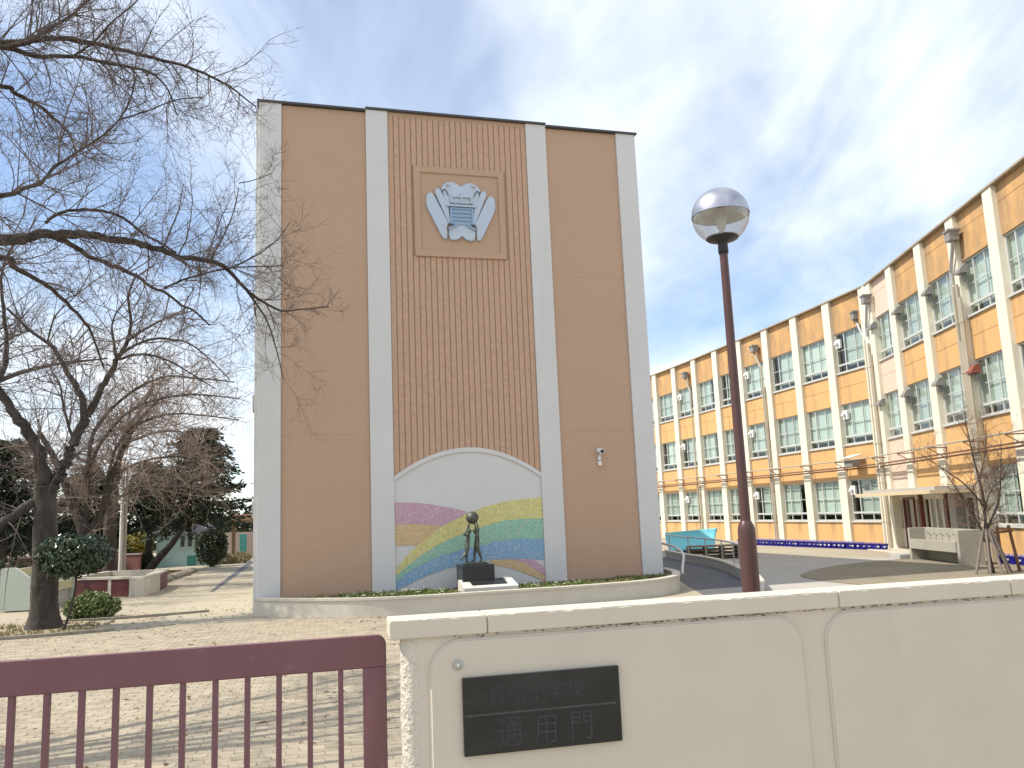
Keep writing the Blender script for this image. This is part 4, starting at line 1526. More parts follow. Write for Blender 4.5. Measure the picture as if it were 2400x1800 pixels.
# ------------------------------------------------------------------ blue flower pots along the building
def pot_proto():
    p = thing('flower_pot', 'small blue plastic pot with a white label in the row under the orange wall', 'flower pot', (0, 0, 0), 0, 'blue pots lined up along the school')
    t = MB().lathe([(0.0, 0.0), (0.085, 0.0), (0.115, 0.19), (0.125, 0.19), (0.128, 0.215), (0.112, 0.215), (0.105, 0.19), (0.0, 0.185)], 14)
    obj('pot', t, M_BLUEPOT, p, angle=40)
    l_ = MB()
    for k in range(2):
        a0, a1 = R(-120 + 20 * k), R(-120 + 20 * (k + 1))
        r0, r1 = 0.105, 0.113
        l_.quad((r0 * math.cos(a0), r0 * math.sin(a0), 0.10), (r0 * math.cos(a1), r0 * math.sin(a1), 0.10), (r1 * math.cos(a1), r1 * math.sin(a1), 0.15), (r1 * math.cos(a0), r1 * math.sin(a0), 0.15))
    obj('label', l_, M_PAPER, p)
    random.seed(3)
    s_ = MB()
    for k in range(16):
        tuft(s_, random.uniform(-.08, .08), random.uniform(-.08, .08), 0.18, 0.10, 0.02, 2)
    obj('sprouts', s_, M_SPROUT, p)
    return p


proto = pot_proto()
first = True
row = []
a, b_ = Vector((9.75, 37.2, 0)), Vector((12.50, 28.95, 0))
nn = 36
dv = (b_ - a)
for k in range(nn):
    q = a + dv * (k / (nn - 1))
    row.append((q.x, q.y, 'front'))
for k in range(nn - 6):
    q = a + dv * ((k + 0.5) / (nn - 1)) + Vector((0.24, 0.08, 0))
    row.append((q.x, q.y, 'back'))
for k in range(9):
    row.append((12.36 - 0.004 * k, 21.75 - 0.27 * k, 'right'))
for (x, y, wh) in row:
    o_ = proto if first else copy_tree(proto)
    first = False
    random.seed(int(x * 991 + y * 77))
    o_.location = (x + random.uniform(-.02, .02), y + random.uniform(-.02, .02), 0.0)
    o_.rotation_euler = (0, 0, R(-10) + random.uniform(-0.5, 0.5))
    if wh == 'right':
        o_['label'] = 'small blue plastic pot in the short row behind the staked young tree'
        o_['group'] = 'blue pots behind the staked tree'
    elif wh == 'back':
        o_['label'] = 'small blue plastic pot in the rear row against the orange wall'
        o_['group'] = 'blue pots in the rear row'

# ------------------------------------------------------------------ washing station at right
ws = thing('washing_station', 'grey concrete outdoor washing trough with a row of taps, standing in the yard at right', 'washing station', (11.2, 24.3, 0), R(-92))
obj('end_panel', MB().bbox(0.0, 0.12, -0.0, 0.62, 0, 0.90, 0.015), M_BEIGE, ws)
obj('end_panel', MB().bbox(2.82, 2.96, -0.0, 0.62, 0, 0.90, 0.015), M_BEIGE, ws)
obj('back_wall', MB().bbox(0.121, 2.819, 0.44, 0.58, 0.0, 0.895, 0.01), M_BEIGE, ws)
obj('trough', MB().prism([(0.02, 0.36), (0.10, 0.36), (0.10, 0.52), (0.40, 0.46), (0.439, 0.46), (0.439, 0.34), (0.12, 0.30), (0.02, 0.33)], 2.698, 'x', 0.121), M_BEIGE, ws)
obj('trough_front', MB().bbox(0.121, 2.819, -0.03, 0.018, 0.33, 0.60, 0.01), M_BEIGE, ws)
for k in range(6):
    x = 0.45 + 0.37 * k
    t = MB().tube([(x, 0.44, 0.74), (x, 0.34, 0.75), (x, 0.30, 0.72), (x, 0.295, 0.66)], 0.016, 8)
    t.tube([(x - 0.035, 0.36, 0.79), (x + 0.035, 0.36, 0.79)], 0.01, 6)
    t.tube([(x, 0.36, 0.75), (x, 0.36, 0.79)], 0.009, 6)
    obj('tap', t, M_STEEL, ws)
stp = thing('concrete_block', 'low grey concrete block lying beside the washing trough', 'block', (11.45, 25.0, 0), R(-90))
obj('block', MB().bbox(-0.2, 0.5, -0.45, 0.3, 0, 0.14, 0.015), M_GREYC, stp)

# ------------------------------------------------------------------ ramp kerb, railing and hand rail between the two buildings
LW = [(5.22, 30.2), (5.30, 27.5), (5.49, 25.8), (5.58, 24.0), (5.48, 22.25), (5.29, 20.4), (5.06, 18.7), (4.7, 17.0)]
LWs = smooth_poly(LW, 4, False)
lw = thing('ramp_kerb', 'low curved concrete kerb wall along the asphalt path', 'kerb', (0, 0, 0))
obj('kerb', ribbon(LWs, 0.16, 0.0, 0.22), M_GREYC, lw)
obj('kerb_cap', ribbon(offset_line(LWs, -0.02), 0.20, 0.221, 0.255), M_PALE, lw)
rl = thing('steel_railing', 'thin steel railing standing on the curved kerb beside the asphalt path', 'railing', (0, 0, 0))
mid = offset_line(LWs, 0.08)
rail = [(x, y, 0.79) for x, y in mid if y > 20.6]
obj('top_rail', MB().tube(rail, 0.022, 8), M_STEEL, rl)
for yy in (20.75, 21.9, 23.4, 25.2, 27.2, 29.4):
    q = min(mid, key=lambda p: abs(p[1] - yy))
    obj('post', MB().tube([(q[0], q[1], 0.25), (q[0], q[1], 0.79)], 0.017, 8), M_STEEL, rl)
hrail = thing('hand_rail', 'pale bent steel hand rail at the right end of the curved planter', 'hand rail', (0, 0, 0))
hp = [(3.16, 21.6, 0.95), (3.45, 20.4, 0.92), (3.62, 19.6, 0.86), (3.68, 19.1, 0.77), (3.66, 18.8, 0.68), (3.58, 18.55, 0.55), (3.53, 18.4, 0.44), (3.52, 18.35, 0.33)]
obj('rail', MB().tube(hp, 0.028, 10), mat('pale_steel', (0.55, 0.54, 0.51), 0.4, 0.06, metal=0.2), hrail, smooth=True)
obj('post', MB().tube([(3.4, 20.5, 0.3), (3.4, 20.5, 0.92)], 0.02, 8), M_STEEL, hrail)

# timber stack and cyan sheet cover
ts = thing('timber_stand', 'low brown slatted wooden plant stand behind the railing', 'stand', (6.75, 28.6, 0), R(-8))
for r_ in range(4):
    z = 0.05 + 0.115 * r_
    for k in range(6):
        obj('slat', MB().bbox(-1.1 + 0.03 * r_, 1.05, -0.55 + 0.16 * k, -0.42 + 0.16 * k, z, z + 0.03, 0.004), M_WOOD, ts, (0, 0, 0), R(random.uniform(-0.8, 0.8)))
    for x in (-1.0, -0.45, 0.1, 0.6, 0.98):
        obj('bearer', MB().bbox(x - 0.05, x + 0.05, -0.56, 0.45, z - 0.084, z - 0.001, 0.004), M_WOOD, ts)
cy = thing('cyan_slide', 'light blue curved sheet roof like a wave behind the railing', 'shelter', (6.8, 33.0, 0), R(-4))
sh_ = MB()
NU, NV = 20, 14
for i in range(NU + 1):
    u = i / NU
    for j in range(NV + 1):
        v = j / NV
        x = -1.0 + 1.75 * u + 0.32 * v * u
        z = 0.08 + 0.62 * v ** 0.9 + 0.16 * u * v + 0.05 * (1 - u)
        y = -0.7 + 1.1 * v + 0.28 * math.sin(math.pi * v) + 0.1 * math.sin(3.0 * u)
        sh_.v.append((x, y, z))
for i in range(NU):
    for j in range(NV):
        a = i * (NV + 1) + j
        sh_.f.append((a, a + NV + 1, a + NV + 2, a + 1))
so_ = obj('curved_sheet', sh_, M_CYAN, cy, smooth=True)
sm_ = so_.modifiers.new('solid', 'SOLIDIFY')
sm_.thickness = 0.03
obj('support', MB().prism([(0.1, 0.0), (0.55, 0.0), (0.55, 0.60), (0.42, 0.5), (0.25, 0.3)], 1.5, 'x', -0.75), M_TRIM, cy)

# ------------------------------------------------------------------ bare trees: traced main limbs, grown side branches and twigs
# every limb: centre line in metres, radius at its foot and at its tip
LIMBS_A = [
   ([(-5.21,8.0,6.86),(-5.0,8.22,7.04),(-4.79,8.44,7.18),(-4.57,8.67,7.24),(-4.29,8.89,7.26),(-3.99,9.11,7.27),(-3.68,9.33,7.26),(-3.43,9.56,7.21),(-3.33,9.78,7.2),(-3.15,10.0,7.1)],0.0309,0.0077),
   ([(-4.95,7.6,6.57),(-4.73,7.8,6.59),(-4.44,8.0,6.69),(-4.23,8.2,6.73),(-3.96,8.4,6.76),(-3.84,8.6,6.78),(-3.77,8.8,6.69),(-3.76,9.0,6.51)],0.0235,0.007),
   ([(-4.87,7.6,6.58),(-4.65,7.76,6.8),(-4.54,7.92,7.03),(-4.42,8.08,7.3),(-4.29,8.24,7.69),(-4.14,8.4,8.16)],0.0215,0.0087),
   ([(-4.44,8.0,6.69),(-4.33,8.2,6.97),(-4.29,8.4,7.28),(-4.22,8.6,7.57),(-4.16,8.8,7.85),(-4.02,9.0,8.31)],0.0144,0.007),
   ([(-5.45,8.4,6.61),(-5.42,8.6,6.64),(-5.31,8.8,6.63),(-5.18,9.0,6.53),(-5.1,9.2,6.42),(-5.14,9.4,6.33)],0.0238,0.0121),
   ([(-4.48,7.0,4.77),(-4.43,7.2,4.9),(-4.36,7.4,5.05),(-4.35,7.6,5.29),(-4.26,7.8,5.52),(-4.11,8.0,5.79),(-4.04,8.2,6.06),(-4.02,8.4,6.39),(-4.05,8.6,6.81)],0.0198,0.0066),
   ([(-4.04,8.2,6.06),(-3.85,8.47,6.3),(-3.67,8.73,6.55),(-3.46,9.0,6.72)],0.0106,0.0058),
   ([(-5.1,8.0,4.71),(-4.97,8.23,4.83),(-4.81,8.46,4.93),(-4.65,8.69,5.0),(-4.39,8.91,5.01),(-4.19,9.14,5.01),(-4.05,9.37,5.01),(-3.9,9.6,4.99),(-3.66,9.83,5.01),(-3.52,10.06,4.97),(-3.39,10.29,4.8),(-3.25,10.51,4.68),(-3.04,10.74,4.58),(-2.88,10.97,4.64),(-2.5,11.2,4.73)],0.0474,0.0072),
   ([(-4.86,8.6,4.93),(-4.78,8.8,4.91),(-4.73,9.0,4.86),(-4.6,9.2,4.82),(-4.45,9.4,4.77),(-4.39,9.6,4.74),(-4.31,9.8,4.67),(-4.28,10.0,4.69),(-4.14,10.2,4.56),(-4.07,10.4,4.54),(-3.93,10.6,4.38)],0.031,0.0109),
   ([(-4.11,9.6,4.62),(-3.92,9.85,4.81),(-3.59,10.1,4.98),(-3.38,10.35,5.08),(-2.96,10.6,5.15)],0.0148,0.0068),
   ([(-4.81,8.3,5.0),(-4.84,8.49,5.14),(-4.8,8.68,5.27),(-4.68,8.87,5.35),(-4.58,9.06,5.4),(-4.51,9.24,5.41),(-4.47,9.43,5.39),(-4.4,9.62,5.32),(-4.24,9.81,5.24),(-4.15,10.0,5.19)],0.0192,0.0129),
   ([(-5.21,8.2,4.6),(-5.22,8.4,4.58),(-5.09,8.6,4.5),(-5.01,8.8,4.43),(-4.89,9.0,4.26),(-4.79,9.2,4.07),(-4.79,9.4,3.87),(-4.8,9.6,3.67)],0.0274,0.0099),
   ([(-3.57,10.2,5.01),(-3.29,10.47,5.26),(-3.08,10.73,5.57),(-2.98,11.0,5.91)],0.0131,0.0057),
   ([(-3.69,9.9,5.03),(-3.6,10.07,5.37),(-3.52,10.23,5.74),(-3.5,10.4,6.18)],0.0127,0.0054),
   ([(-4.02,9.3,4.99),(-4.0,9.47,5.29),(-3.97,9.63,5.62),(-3.99,9.8,6.01)],0.012,0.005),
   ([(-3.43,10.2,6.16),(-3.31,10.5,6.33),(-3.17,10.8,6.55)],0.0079,0.0056),
   ([(-3.4,10.3,4.81),(-3.12,10.4,4.37),(-3.01,10.5,3.94),(-2.96,10.6,3.62)],0.0133,0.0055),
]
LIMBS_B = [
   ([(-8.94,15.95,-0.03),(-8.93,15.95,0.09),(-8.95,15.95,0.63),(-8.95,15.95,1.13),(-8.98,15.95,1.64),(-9.0,15.95,2.14),(-9.04,15.95,2.66)],0.3203,0.2382),
   ([(-9.04,15.95,2.66),(-9.07,15.87,3.04),(-9.14,15.79,3.43),(-9.35,15.71,3.82),(-9.52,15.64,4.06),(-9.75,15.56,4.42),(-10.05,15.48,4.86),(-10.36,15.4,5.44)],0.1807,0.0634),
   ([(-9.01,15.95,2.41),(-8.92,15.97,2.6),(-8.76,15.98,2.91),(-8.65,16.0,3.11),(-8.54,16.02,3.47),(-8.38,16.03,3.86),(-8.31,16.05,4.07),(-8.2,16.07,4.19),(-8.11,16.08,4.53),(-7.97,16.1,4.74),(-7.83,16.12,5.09),(-7.73,16.13,5.23),(-7.61,16.15,5.53),(-7.58,16.17,5.89),(-7.65,16.18,6.4),(-7.51,16.2,6.9)],0.1643,0.0209),
   ([(-7.66,16.0,5.2),(-7.36,15.9,5.33),(-6.92,15.8,5.43),(-6.48,15.7,5.36),(-6.18,15.6,5.27),(-5.74,15.5,4.92),(-5.32,15.4,4.49)],0.0412,0.0119),
   ([(-7.57,16.0,5.44),(-7.33,16.1,5.65),(-7.03,16.2,5.87),(-6.8,16.3,6.0),(-6.42,16.4,6.12)],0.0371,0.0127),
   ([(-7.77,16.0,5.07),(-7.81,15.96,5.44),(-7.83,15.92,5.71),(-7.77,15.88,5.94),(-7.57,15.84,6.19),(-7.23,15.8,6.59)],0.0371,0.0122),
   ([(-7.72,16.0,5.09),(-7.31,16.1,5.2),(-6.81,16.2,5.06),(-6.44,16.3,4.82),(-5.94,16.4,4.49)],0.0371,0.0127),
   ([(-8.33,16.0,3.91),(-8.4,15.93,4.39),(-8.65,15.87,4.84),(-8.84,15.8,5.26),(-8.99,15.73,5.42),(-9.36,15.67,5.71),(-9.73,15.6,6.11)],0.0906,0.0241),
   ([(-9.94,15.6,4.46),(-9.7,15.56,4.91),(-9.65,15.52,5.42),(-9.72,15.48,6.08),(-9.76,15.44,6.83),(-9.48,15.4,7.43)],0.0803,0.0198),
   ([(-9.16,15.9,2.4),(-9.32,15.67,2.18),(-9.54,15.43,1.94),(-9.77,15.2,1.74)],0.1146,0.0861),
   ([(-8.53,16.0,3.47),(-8.85,16.17,4.16),(-9.05,16.33,4.7),(-9.42,16.5,5.18)],0.0412,0.0127),
   ([(-9.03,15.8,5.43),(-8.84,15.7,5.94),(-8.38,15.6,6.33),(-8.1,15.5,6.71)],0.0244,0.01),
]
LIMBS_C = [
   ([(-13.07,25.4,-0.13),(-12.9,25.33,0.68),(-12.98,25.27,1.57),(-13.27,25.2,2.34),(-13.52,25.13,2.99),(-13.91,25.07,3.9),(-14.43,25.0,4.83)],0.2747,0.0644),
   ([(-13.05,25.4,1.57),(-12.56,25.32,2.31),(-12.27,25.24,3.33),(-11.89,25.16,4.22),(-11.36,25.08,5.1),(-10.69,25.0,5.72)],0.1439,0.0322),
   ([(-13.05,25.4,1.57),(-12.95,25.08,3.22),(-12.6,24.77,4.73),(-11.48,24.45,5.74),(-10.34,24.13,6.16),(-9.33,23.82,6.06),(-7.97,23.5,5.83)],0.085,0.0151),
   ([(-13.05,25.4,1.57),(-12.94,25.17,2.97),(-12.62,24.93,4.1),(-11.71,24.7,5.14),(-10.72,24.47,5.52),(-9.48,24.23,5.63),(-8.01,24.0,5.41)],0.0785,0.0154),
   ([(-12.55,25.3,2.31),(-12.19,25.04,3.83),(-11.6,24.78,4.69),(-10.73,24.52,5.01),(-9.73,24.26,5.07),(-8.0,24.0,4.78)],0.0586,0.0154),
   ([(-13.94,28.8,-0.01),(-13.98,28.8,0.93),(-14.0,28.8,1.94),(-13.97,28.8,2.79),(-13.93,28.8,3.25)],0.2225,0.1928),
   ([(-13.93,28.8,3.25),(-14.16,28.68,3.49),(-14.48,28.55,3.96),(-14.89,28.43,4.19),(-15.44,28.3,4.75)],0.1261,0.0364),
   ([(-13.93,28.8,3.25),(-13.79,28.84,3.71),(-13.73,28.88,4.65),(-13.54,28.92,5.32),(-13.13,28.96,5.91),(-12.72,29.0,6.82)],0.1483,0.0373),
   ([(-13.69,28.8,4.64),(-12.76,28.53,4.95),(-11.77,28.27,5.03),(-10.64,28.0,4.82)],0.0667,0.0216),
   ([(-13.85,28.8,3.69),(-12.74,28.53,4.07),(-11.46,28.27,4.14),(-10.19,28.0,3.79)],0.0593,0.0216),
   ([(-13.97,28.8,2.79),(-13.0,28.53,3.06),(-11.72,28.27,3.14),(-10.61,28.0,2.94)],0.0519,0.0216),
]


def smooth3(pts, n):
    P = [Vector(p) for p in pts]
    k = len(P)
    out = []
    for i in range(k - 1):
        p0, p1, p2, p3 = P[max(i - 1, 0)], P[i], P[i + 1], P[min(i + 2, k - 1)]
        for j in range(n):
            t = j / n
            out.append(0.5 * ((2 * p1) + (p2 - p0) * t + (2 * p0 - 5 * p1 + 4 * p2 - p3) * t * t + (3 * p1 - p0 - 3 * p2 + p3) * t ** 3))
    out.append(P[-1])
    return out


def rvec():
    while True:
        v = Vector((random.uniform(-1, 1), random.uniform(-1, 1), random.uniform(-1, 1)))
        if 0.1 < v.length < 1:
            return v.normalized()


def twig(mb, p, d, ln, r, level, up, kids):
    """one shoot with its own side shoots; level 0 carries buds only"""
    seg = 4 if level > 0 else 3
    pts_ = [p.copy()]
    dd = d.copy()
    bend = rvec() * 0.22
    for k in range(seg):
        dd = (dd + bend + rvec() * 0.16 + Vector((0, 0, up))).normalized()
        pts_.append(pts_[-1] + dd * (ln / seg))
    rad = [r * (1 - 0.72 * k / seg) for k in range(seg + 1)]
    mb.tube(pts_, rad, 4 if r > 0.009 else 3, False)
    if level > 0:
        for k in range(kids[level]):
            f = random.uniform(0.15, 1.0)
            i = min(int(f * seg), seg - 1)
            q = pts_[i].lerp(pts_[i + 1], f * seg - i)
            t = (pts_[i + 1] - pts_[i]).normalized()
            s = rvec()
            s = (s - t * s.dot(t)).normalized()
            nd = (t * random.uniform(0.4, 1.0) + s * random.uniform(0.5, 1.0)).normalized()
            twig(mb, q, nd, ln * random.uniform(0.28, 0.6), max(r * random.uniform(0.32, 0.5), 0.0021), level - 1, up, kids)


def bare_tree(name, label, limbs, dens, side_len, kids, seed, r_side=0.010, up=0.05, bark=None, twigm=None, min_r=0.0, group=None, trunk_idx=(0,)):
    random.seed(seed)
    t = thing(name, label, 'tree', (0, 0, 0), 0, group)
    trunk = MB()
    tw = MB()
    for li, (pl, r0, r1) in enumerate(limbs):
        big = li in trunk_idx
        stout = big and r0 > 0.12
        P = smooth3(pl, 14 if stout else 4)
        n = len(P)
        rad = []
        for i, p in enumerate(P):
            f = i / (n - 1)
            rr = r0 + (r1 - r0) * f ** 0.85
            rad.append(rr * (1 + random.uniform(-0.06, 0.06) * (0.3 if stout else 1)))
            if not big and i:
                P[i] = p + rvec() * rr * 0.35
        if big and P[0].z < 0.6:
            # root flare
            for i, p in enumerate(P):
                rad[i] *= 1 + 0.45 * max(0, 1 - max(p.z, 0.0) / 0.55) ** 2
        mb = MB()
        ns = 40 if stout else 14 if r0 > 0.12 else (9 if r0 > 0.05 else 6)
        mb.tube(P, rad, ns, True)
        if stout:
            # furrowed bark: ridges that wander up the trunk, in the mesh itself
            for i in range(n):
                c = P[i]
                for k in range(ns):
                    q = Vector(mb.v[i * ns + k])
                    a = 6.2832 * k / ns
                    w_ = (math.sin(a * 7 + 2.2 * math.sin(c.z * 2.3) + seed) * 0.5 + math.sin(a * 13 - 3.1 * math.sin(c.z * 3.7 + 1)) * 0.35 + random.uniform(-0.5, 0.5))
                    flare = max(0, 1 - max(c.z, 0) / 0.6)
                    w_ += flare * 1.6 * math.sin(a * 4 + seed)
                    q = c + (q - c) * (1 + 0.045 * w_)
                    mb.v[i * ns + k] = tuple(q)
        elif r0 > 0.08:
            mb.v = [tuple(Vector(v) + rvec() * r0 * 0.045) for v in mb.v]
        obj('trunk' if big else 'limb', mb, bark or M_BARK, t, smooth=True)
        # side branches
        L = sum((P[i + 1] - P[i]).length for i in range(n - 1))
        cnt = int(L * dens)
        for c in range(cnt):
            f = random.uniform(0.04, 1.0)
            i = min(int(f * (n - 1)), n - 2)
            q = P[i].lerp(P[i + 1], f * (n - 1) - i)
            if big and q.z < 2.3:
                continue
            tg = (P[i + 1] - P[i]).normalized()
            s = rvec()
            s = (s - tg * s.dot(tg)).normalized()
            nd = (tg * random.uniform(0.2, 0.9) + s * random.uniform(0.6, 1.0) + Vector((0, 0, up * 3))).normalized()
            ln = side_len * random.uniform(0.35, 1.15) * (1.0 - 0.35 * f)
            twig(tw, q, nd, ln, min(rad[i] * 0.6, r_side) * random.uniform(0.7, 1.1), 2, up, kids)
    o = obj('twigs', tw, twigm or M_TWIG, t)
    o['kind'] = 'stuff'
    return t


# foreground cherry: its trunk stands just outside the picture at left
A_FOOT = [((-9.0, 5.4, -0.05), (-8.97, 5.42, 1.0), (-8.9, 5.5, 2.2), (-8.8, 5.6, 3.3)), 0.24, 0.19]
AL = [(list(A_FOOT[0]), 0.24, 0.19)]
forks = {'low': Vector((-8.8, 5.6, 3.25)), 'mid': Vector((-8.5, 5.75, 4.3)), 'top': Vector((-8.6, 5.9, 5.2))}
AL.append(([tuple(forks['low']), (-8.6, 5.7, 3.9), tuple(forks['mid']), tuple(forks['top']), (-8.5, 6.1, 6.6), (-8.1, 6.3, 8.2)], 0.15, 0.05))
con = {0: 'top', 1: 'top', 2: 'top', 4: 'mid', 5: 'low', 7: 'low', 11: 'low'}
for i, (pl, r0, r1) in enumerate(LIMBS_A):
    if i in con:
        f0 = forks[con[i]]
        p0 = Vector(pl[0])
        t0 = (Vector(pl[1]) - p0)
        m1 = f0.lerp(p0, 0.35) + Vector((0, 0, 0.25))
        m2 = f0.lerp(p0, 0.72) + Vector((0, 0, 0.18))
        AL.append(([tuple(f0), tuple(m1), tuple(m2)] + [tuple(p) for p in pl], r0 * 1.55, r1))
    else:
        AL.append((pl, r0, r1))
# a few limbs over the gate, seen only by their shadows on the paving
AL.append(([(-8.8, 5.6, 3.2), (-7.9, 5.0, 4.6), (-6.9, 4.6, 5.8), (-6.0, 4.6, 6.7)], 0.09, 0.02))
AL.append(([(-8.7, 5.7, 3.6), (-8.2, 6.8, 5.2), (-7.6, 8.2, 6.4), (-7.0, 9.8, 7.3)], 0.09, 0.02))
AL.append(([(-8.6, 5.9, 4.8), (-7.6, 5.6, 6.2), (-6.6, 5.8, 7.3), (-5.9, 6.3, 8.1)], 0.07, 0.02))
bare_tree('cherry_tree', 'bare cherry tree whose long dark limbs reach in from the left over the end wall', AL, 7.5, 1.15, (0, 4, 8), 31, 0.0095, 0.03, trunk_idx=(0,))

BL = [(pl if i else [(pl[0][0], pl[0][1], -0.30)] + list(pl)[1:], r0 * 0.80, r1 * 0.80) for i, (pl, r0, r1) in enumerate(LIMBS_B)]
bare_tree('cherry_tree', 'bare cherry tree with a thick dark forked trunk left of the brick paving', BL, 6.0, 2.0, (0, 4, 8), 57, 0.013, 0.045, trunk_idx=(0,), group=None)

C2 = [([(p0[0], p0[1], p0[2] - 0.3) for p0 in pl[:1]] + list(pl)[1:] if i == 0 else pl, r0, r1) for i, (pl, r0, r1) in enumerate(LIMBS_C[:5])]
C3 = [([(p0[0], p0[1], p0[2] - 0.3) for p0 in pl[:1]] + list(pl)[1:] if i == 0 else pl, r0, r1) for i, (pl, r0, r1) in enumerate(LIMBS_C[5:])]
bare_tree('bare_tree', 'bare tree leaning behind the round clipped shrub', C2, 7.0, 2.4, (0, 4, 8), 77, 0.020, 0.04, twigm=M_TWIG2)
bare_tree('bare_tree', 'bare tree with a straight trunk beside the white pole', C3, 7.0, 2.8, (0, 4, 9), 91, 0.020, 0.02, twigm=M_TWIG2)

# one more tree of the row, just outside the picture at left; its shadow lies on the lane
E1 = [([(-16.2, 20.6, -0.05), (-16.15, 20.6, 1.2), (-16.0, 20.7, 2.6), (-15.9, 20.8, 3.6)], 0.30, 0.22),
      ([(-15.9, 20.8, 3.5), (-15.0, 21.4, 5.0), (-14.0, 22.4, 6.0), (-13.0, 23.6, 6.6), (-12.2, 24.6, 6.9)], 0.14, 0.02),
      ([(-15.9, 20.8, 3.5), (-15.6, 20.2, 5.2), (-14.8, 19.6, 6.6), (-13.8, 19.4, 7.6)], 0.13, 0.02),
      ([(-15.95, 20.8, 3.6), (-16.2, 21.6, 5.4), (-16.0, 23.2, 7.0), (-15.4, 25.0, 8.2)], 0.13, 0.02),
      ([(-14.6, 21.8, 5.5), (-13.6, 21.4, 6.6), (-12.6, 21.3, 7.1)], 0.06, 0.012),
      ([(-15.9, 20.8, 3.6), (-16.8, 20.2, 5.6), (-17.2, 19.6, 7.4)], 0.12, 0.02)]
bare_tree('bare_tree', 'bare tree of the same row whose branches just enter at the left edge', E1, 6.0, 2.2, (0, 4, 8), 63, 0.022, 0.04, trunk_idx=(0,))

# young staked tree at right
YT_ = Vector((10.62, 19.15, 0))


def yp(*p):
    return (YT_.x + p[0], YT_.y + p[1], p[2])


young = [([yp(0, 0, 0), yp(-0.02, 0, 0.5), yp(0.0, 0.02, 1.0), yp(0.02, 0, 1.6), yp(-0.03, 0.02, 2.2), yp(-0.12, 0.0, 2.9), yp(-0.15, 0.05, 3.7)], 0.055, 0.008),
         ([yp(0.0, 0.0, 0.75), yp(-0.2, 0.05, 1.25), yp(-0.5, 0.1, 1.9), yp(-0.85, 0.1, 2.5)], 0.03, 0.006),
         ([yp(0.02, 0.0, 1.0), yp(0.3, -0.1, 1.6), yp(0.5, 0.0, 2.3), yp(0.62, 0.05, 3.0)], 0.03, 0.006),
         ([yp(0, 0, 1.5), yp(-0.4, -0.1, 2.0), yp(-0.9, -0.1, 2.4), yp(-1.3, -0.1, 2.7)], 0.022, 0.005),
         ([yp(0, 0, 1.3), yp(0.35, 0.3, 1.8), yp(0.75, 0.3, 2.2), yp(1.0, 0.4, 2.6)], 0.02, 0.005),
         ([yp(-0.03, 0, 2.1), yp(0.25, 0.1, 2.7), yp(0.35, 0.1, 3.4)], 0.018, 0.005)]
random.seed(15)
bare_tree('young_tree', 'small leafless young tree tied to wooden stakes in front of the orange building', young, 13, 0.95, (0, 3, 7), 12, 0.012, 0.06, twigm=mat('red_brown_twig', (0.17, 0.105, 0.075), 0.9, 0.25, 2), trunk_idx=(0,))
stk = thing('tree_stakes', 'bundle of grey brown wooden stakes and a crossbar bracing the young tree', 'stakes', (YT_.x, YT_.y, 0))
M_STAKE = mat('grey_stake', (0.20, 0.165, 0.14), 0.85, 0.2, 6, 0.3, 40)
M_STAKE2 = mat('brown_stake', (0.17, 0.085, 0.05), 0.7, 0.2, 6)
for (bx, by, tx_, ty_, hh) in ((-0.42, -0.1, -0.09, -0.03, 0.98), (-0.20, -0.3, -0.05, -0.07, 1.0), (0.22, -0.32, 0.05, -0.06, 0.98), (0.42, -0.05, 0.11, 0.0, 0.98), (0.02, -0.40, 0.0, -0.09, 0.95), (0.15, 0.3, 0.05, 0.07, 1.0)):
    obj('stake', MB().tube([(bx, by, -0.02), (tx_, ty_, hh)], [0.034, 0.03], 8), M_STAKE, stk)
obj('wrapping', MB().lathe([(0.10, 0.70), (0.115, 0.80), (0.11, 0.92), (0.085, 0.97)], 12), M_STAKE, stk, smooth=True)
obj('stake', MB().tube([(0.78, 0.25, 0.0), (0.62, 0.2, 1.05)], 0.035, 8), M_STAKE2, stk)
obj('stake', MB().tube([(0.38, 0.22, 0.3), (0.36, 0.2, 1.06)], 0.032, 8), M_STAKE2, stk)
obj('crossbar', MB().tube([(0.30, 0.2, 0.90), (0.70, 0.2, 0.92)], 0.03, 8), M_STAKE2, stk)

# ------------------------------------------------------------------ foliage


def leaf_cloud(mb, lobes, n, size, asp=0.55, shell=0.35, drop=0.0, bend=True):
    """leaf-sized faces through ellipsoid lobes (cx, cy, cz, rx, ry, rz)"""
    wts = [l[3] * l[4] + l[3] * l[5] for l in lobes]
    for _ in range(n):
        l = random.choices(lobes, wts)[0]
        d = rvec()
        k = 1 - shell * random.random() ** 1.6
        k *= 1 + 0.12 * math.sin(d.x * 7 + l[0]) * math.sin(d.z * 6 + l[1])
        p = Vector((l[0] + d.x * l[3] * k, l[1] + d.y * l[4] * k, l[2] + d.z * l[5] * k))
        if p.z < 0.02:
            continue
        nr = (d + rvec() * 0.9).normalized()
        t = nr.cross(rvec())
        if t.length < 0.05:
            continue
        t.normalize()
        t = (t + Vector((0, 0, -drop))).normalized()
        b_ = nr.cross(t).normalized()
        s = size * random.uniform(0.6, 1.3)
        i = len(mb.v)
        w = s * asp
        mid = p + t * s * 0.5 + nr * s * 0.10
        mb.v += [tuple(p), tuple(mid + b_ * w), tuple(p + t * s), tuple(mid - b_ * w)]
        mb.f.append((i, i + 1, i + 2, i + 3))


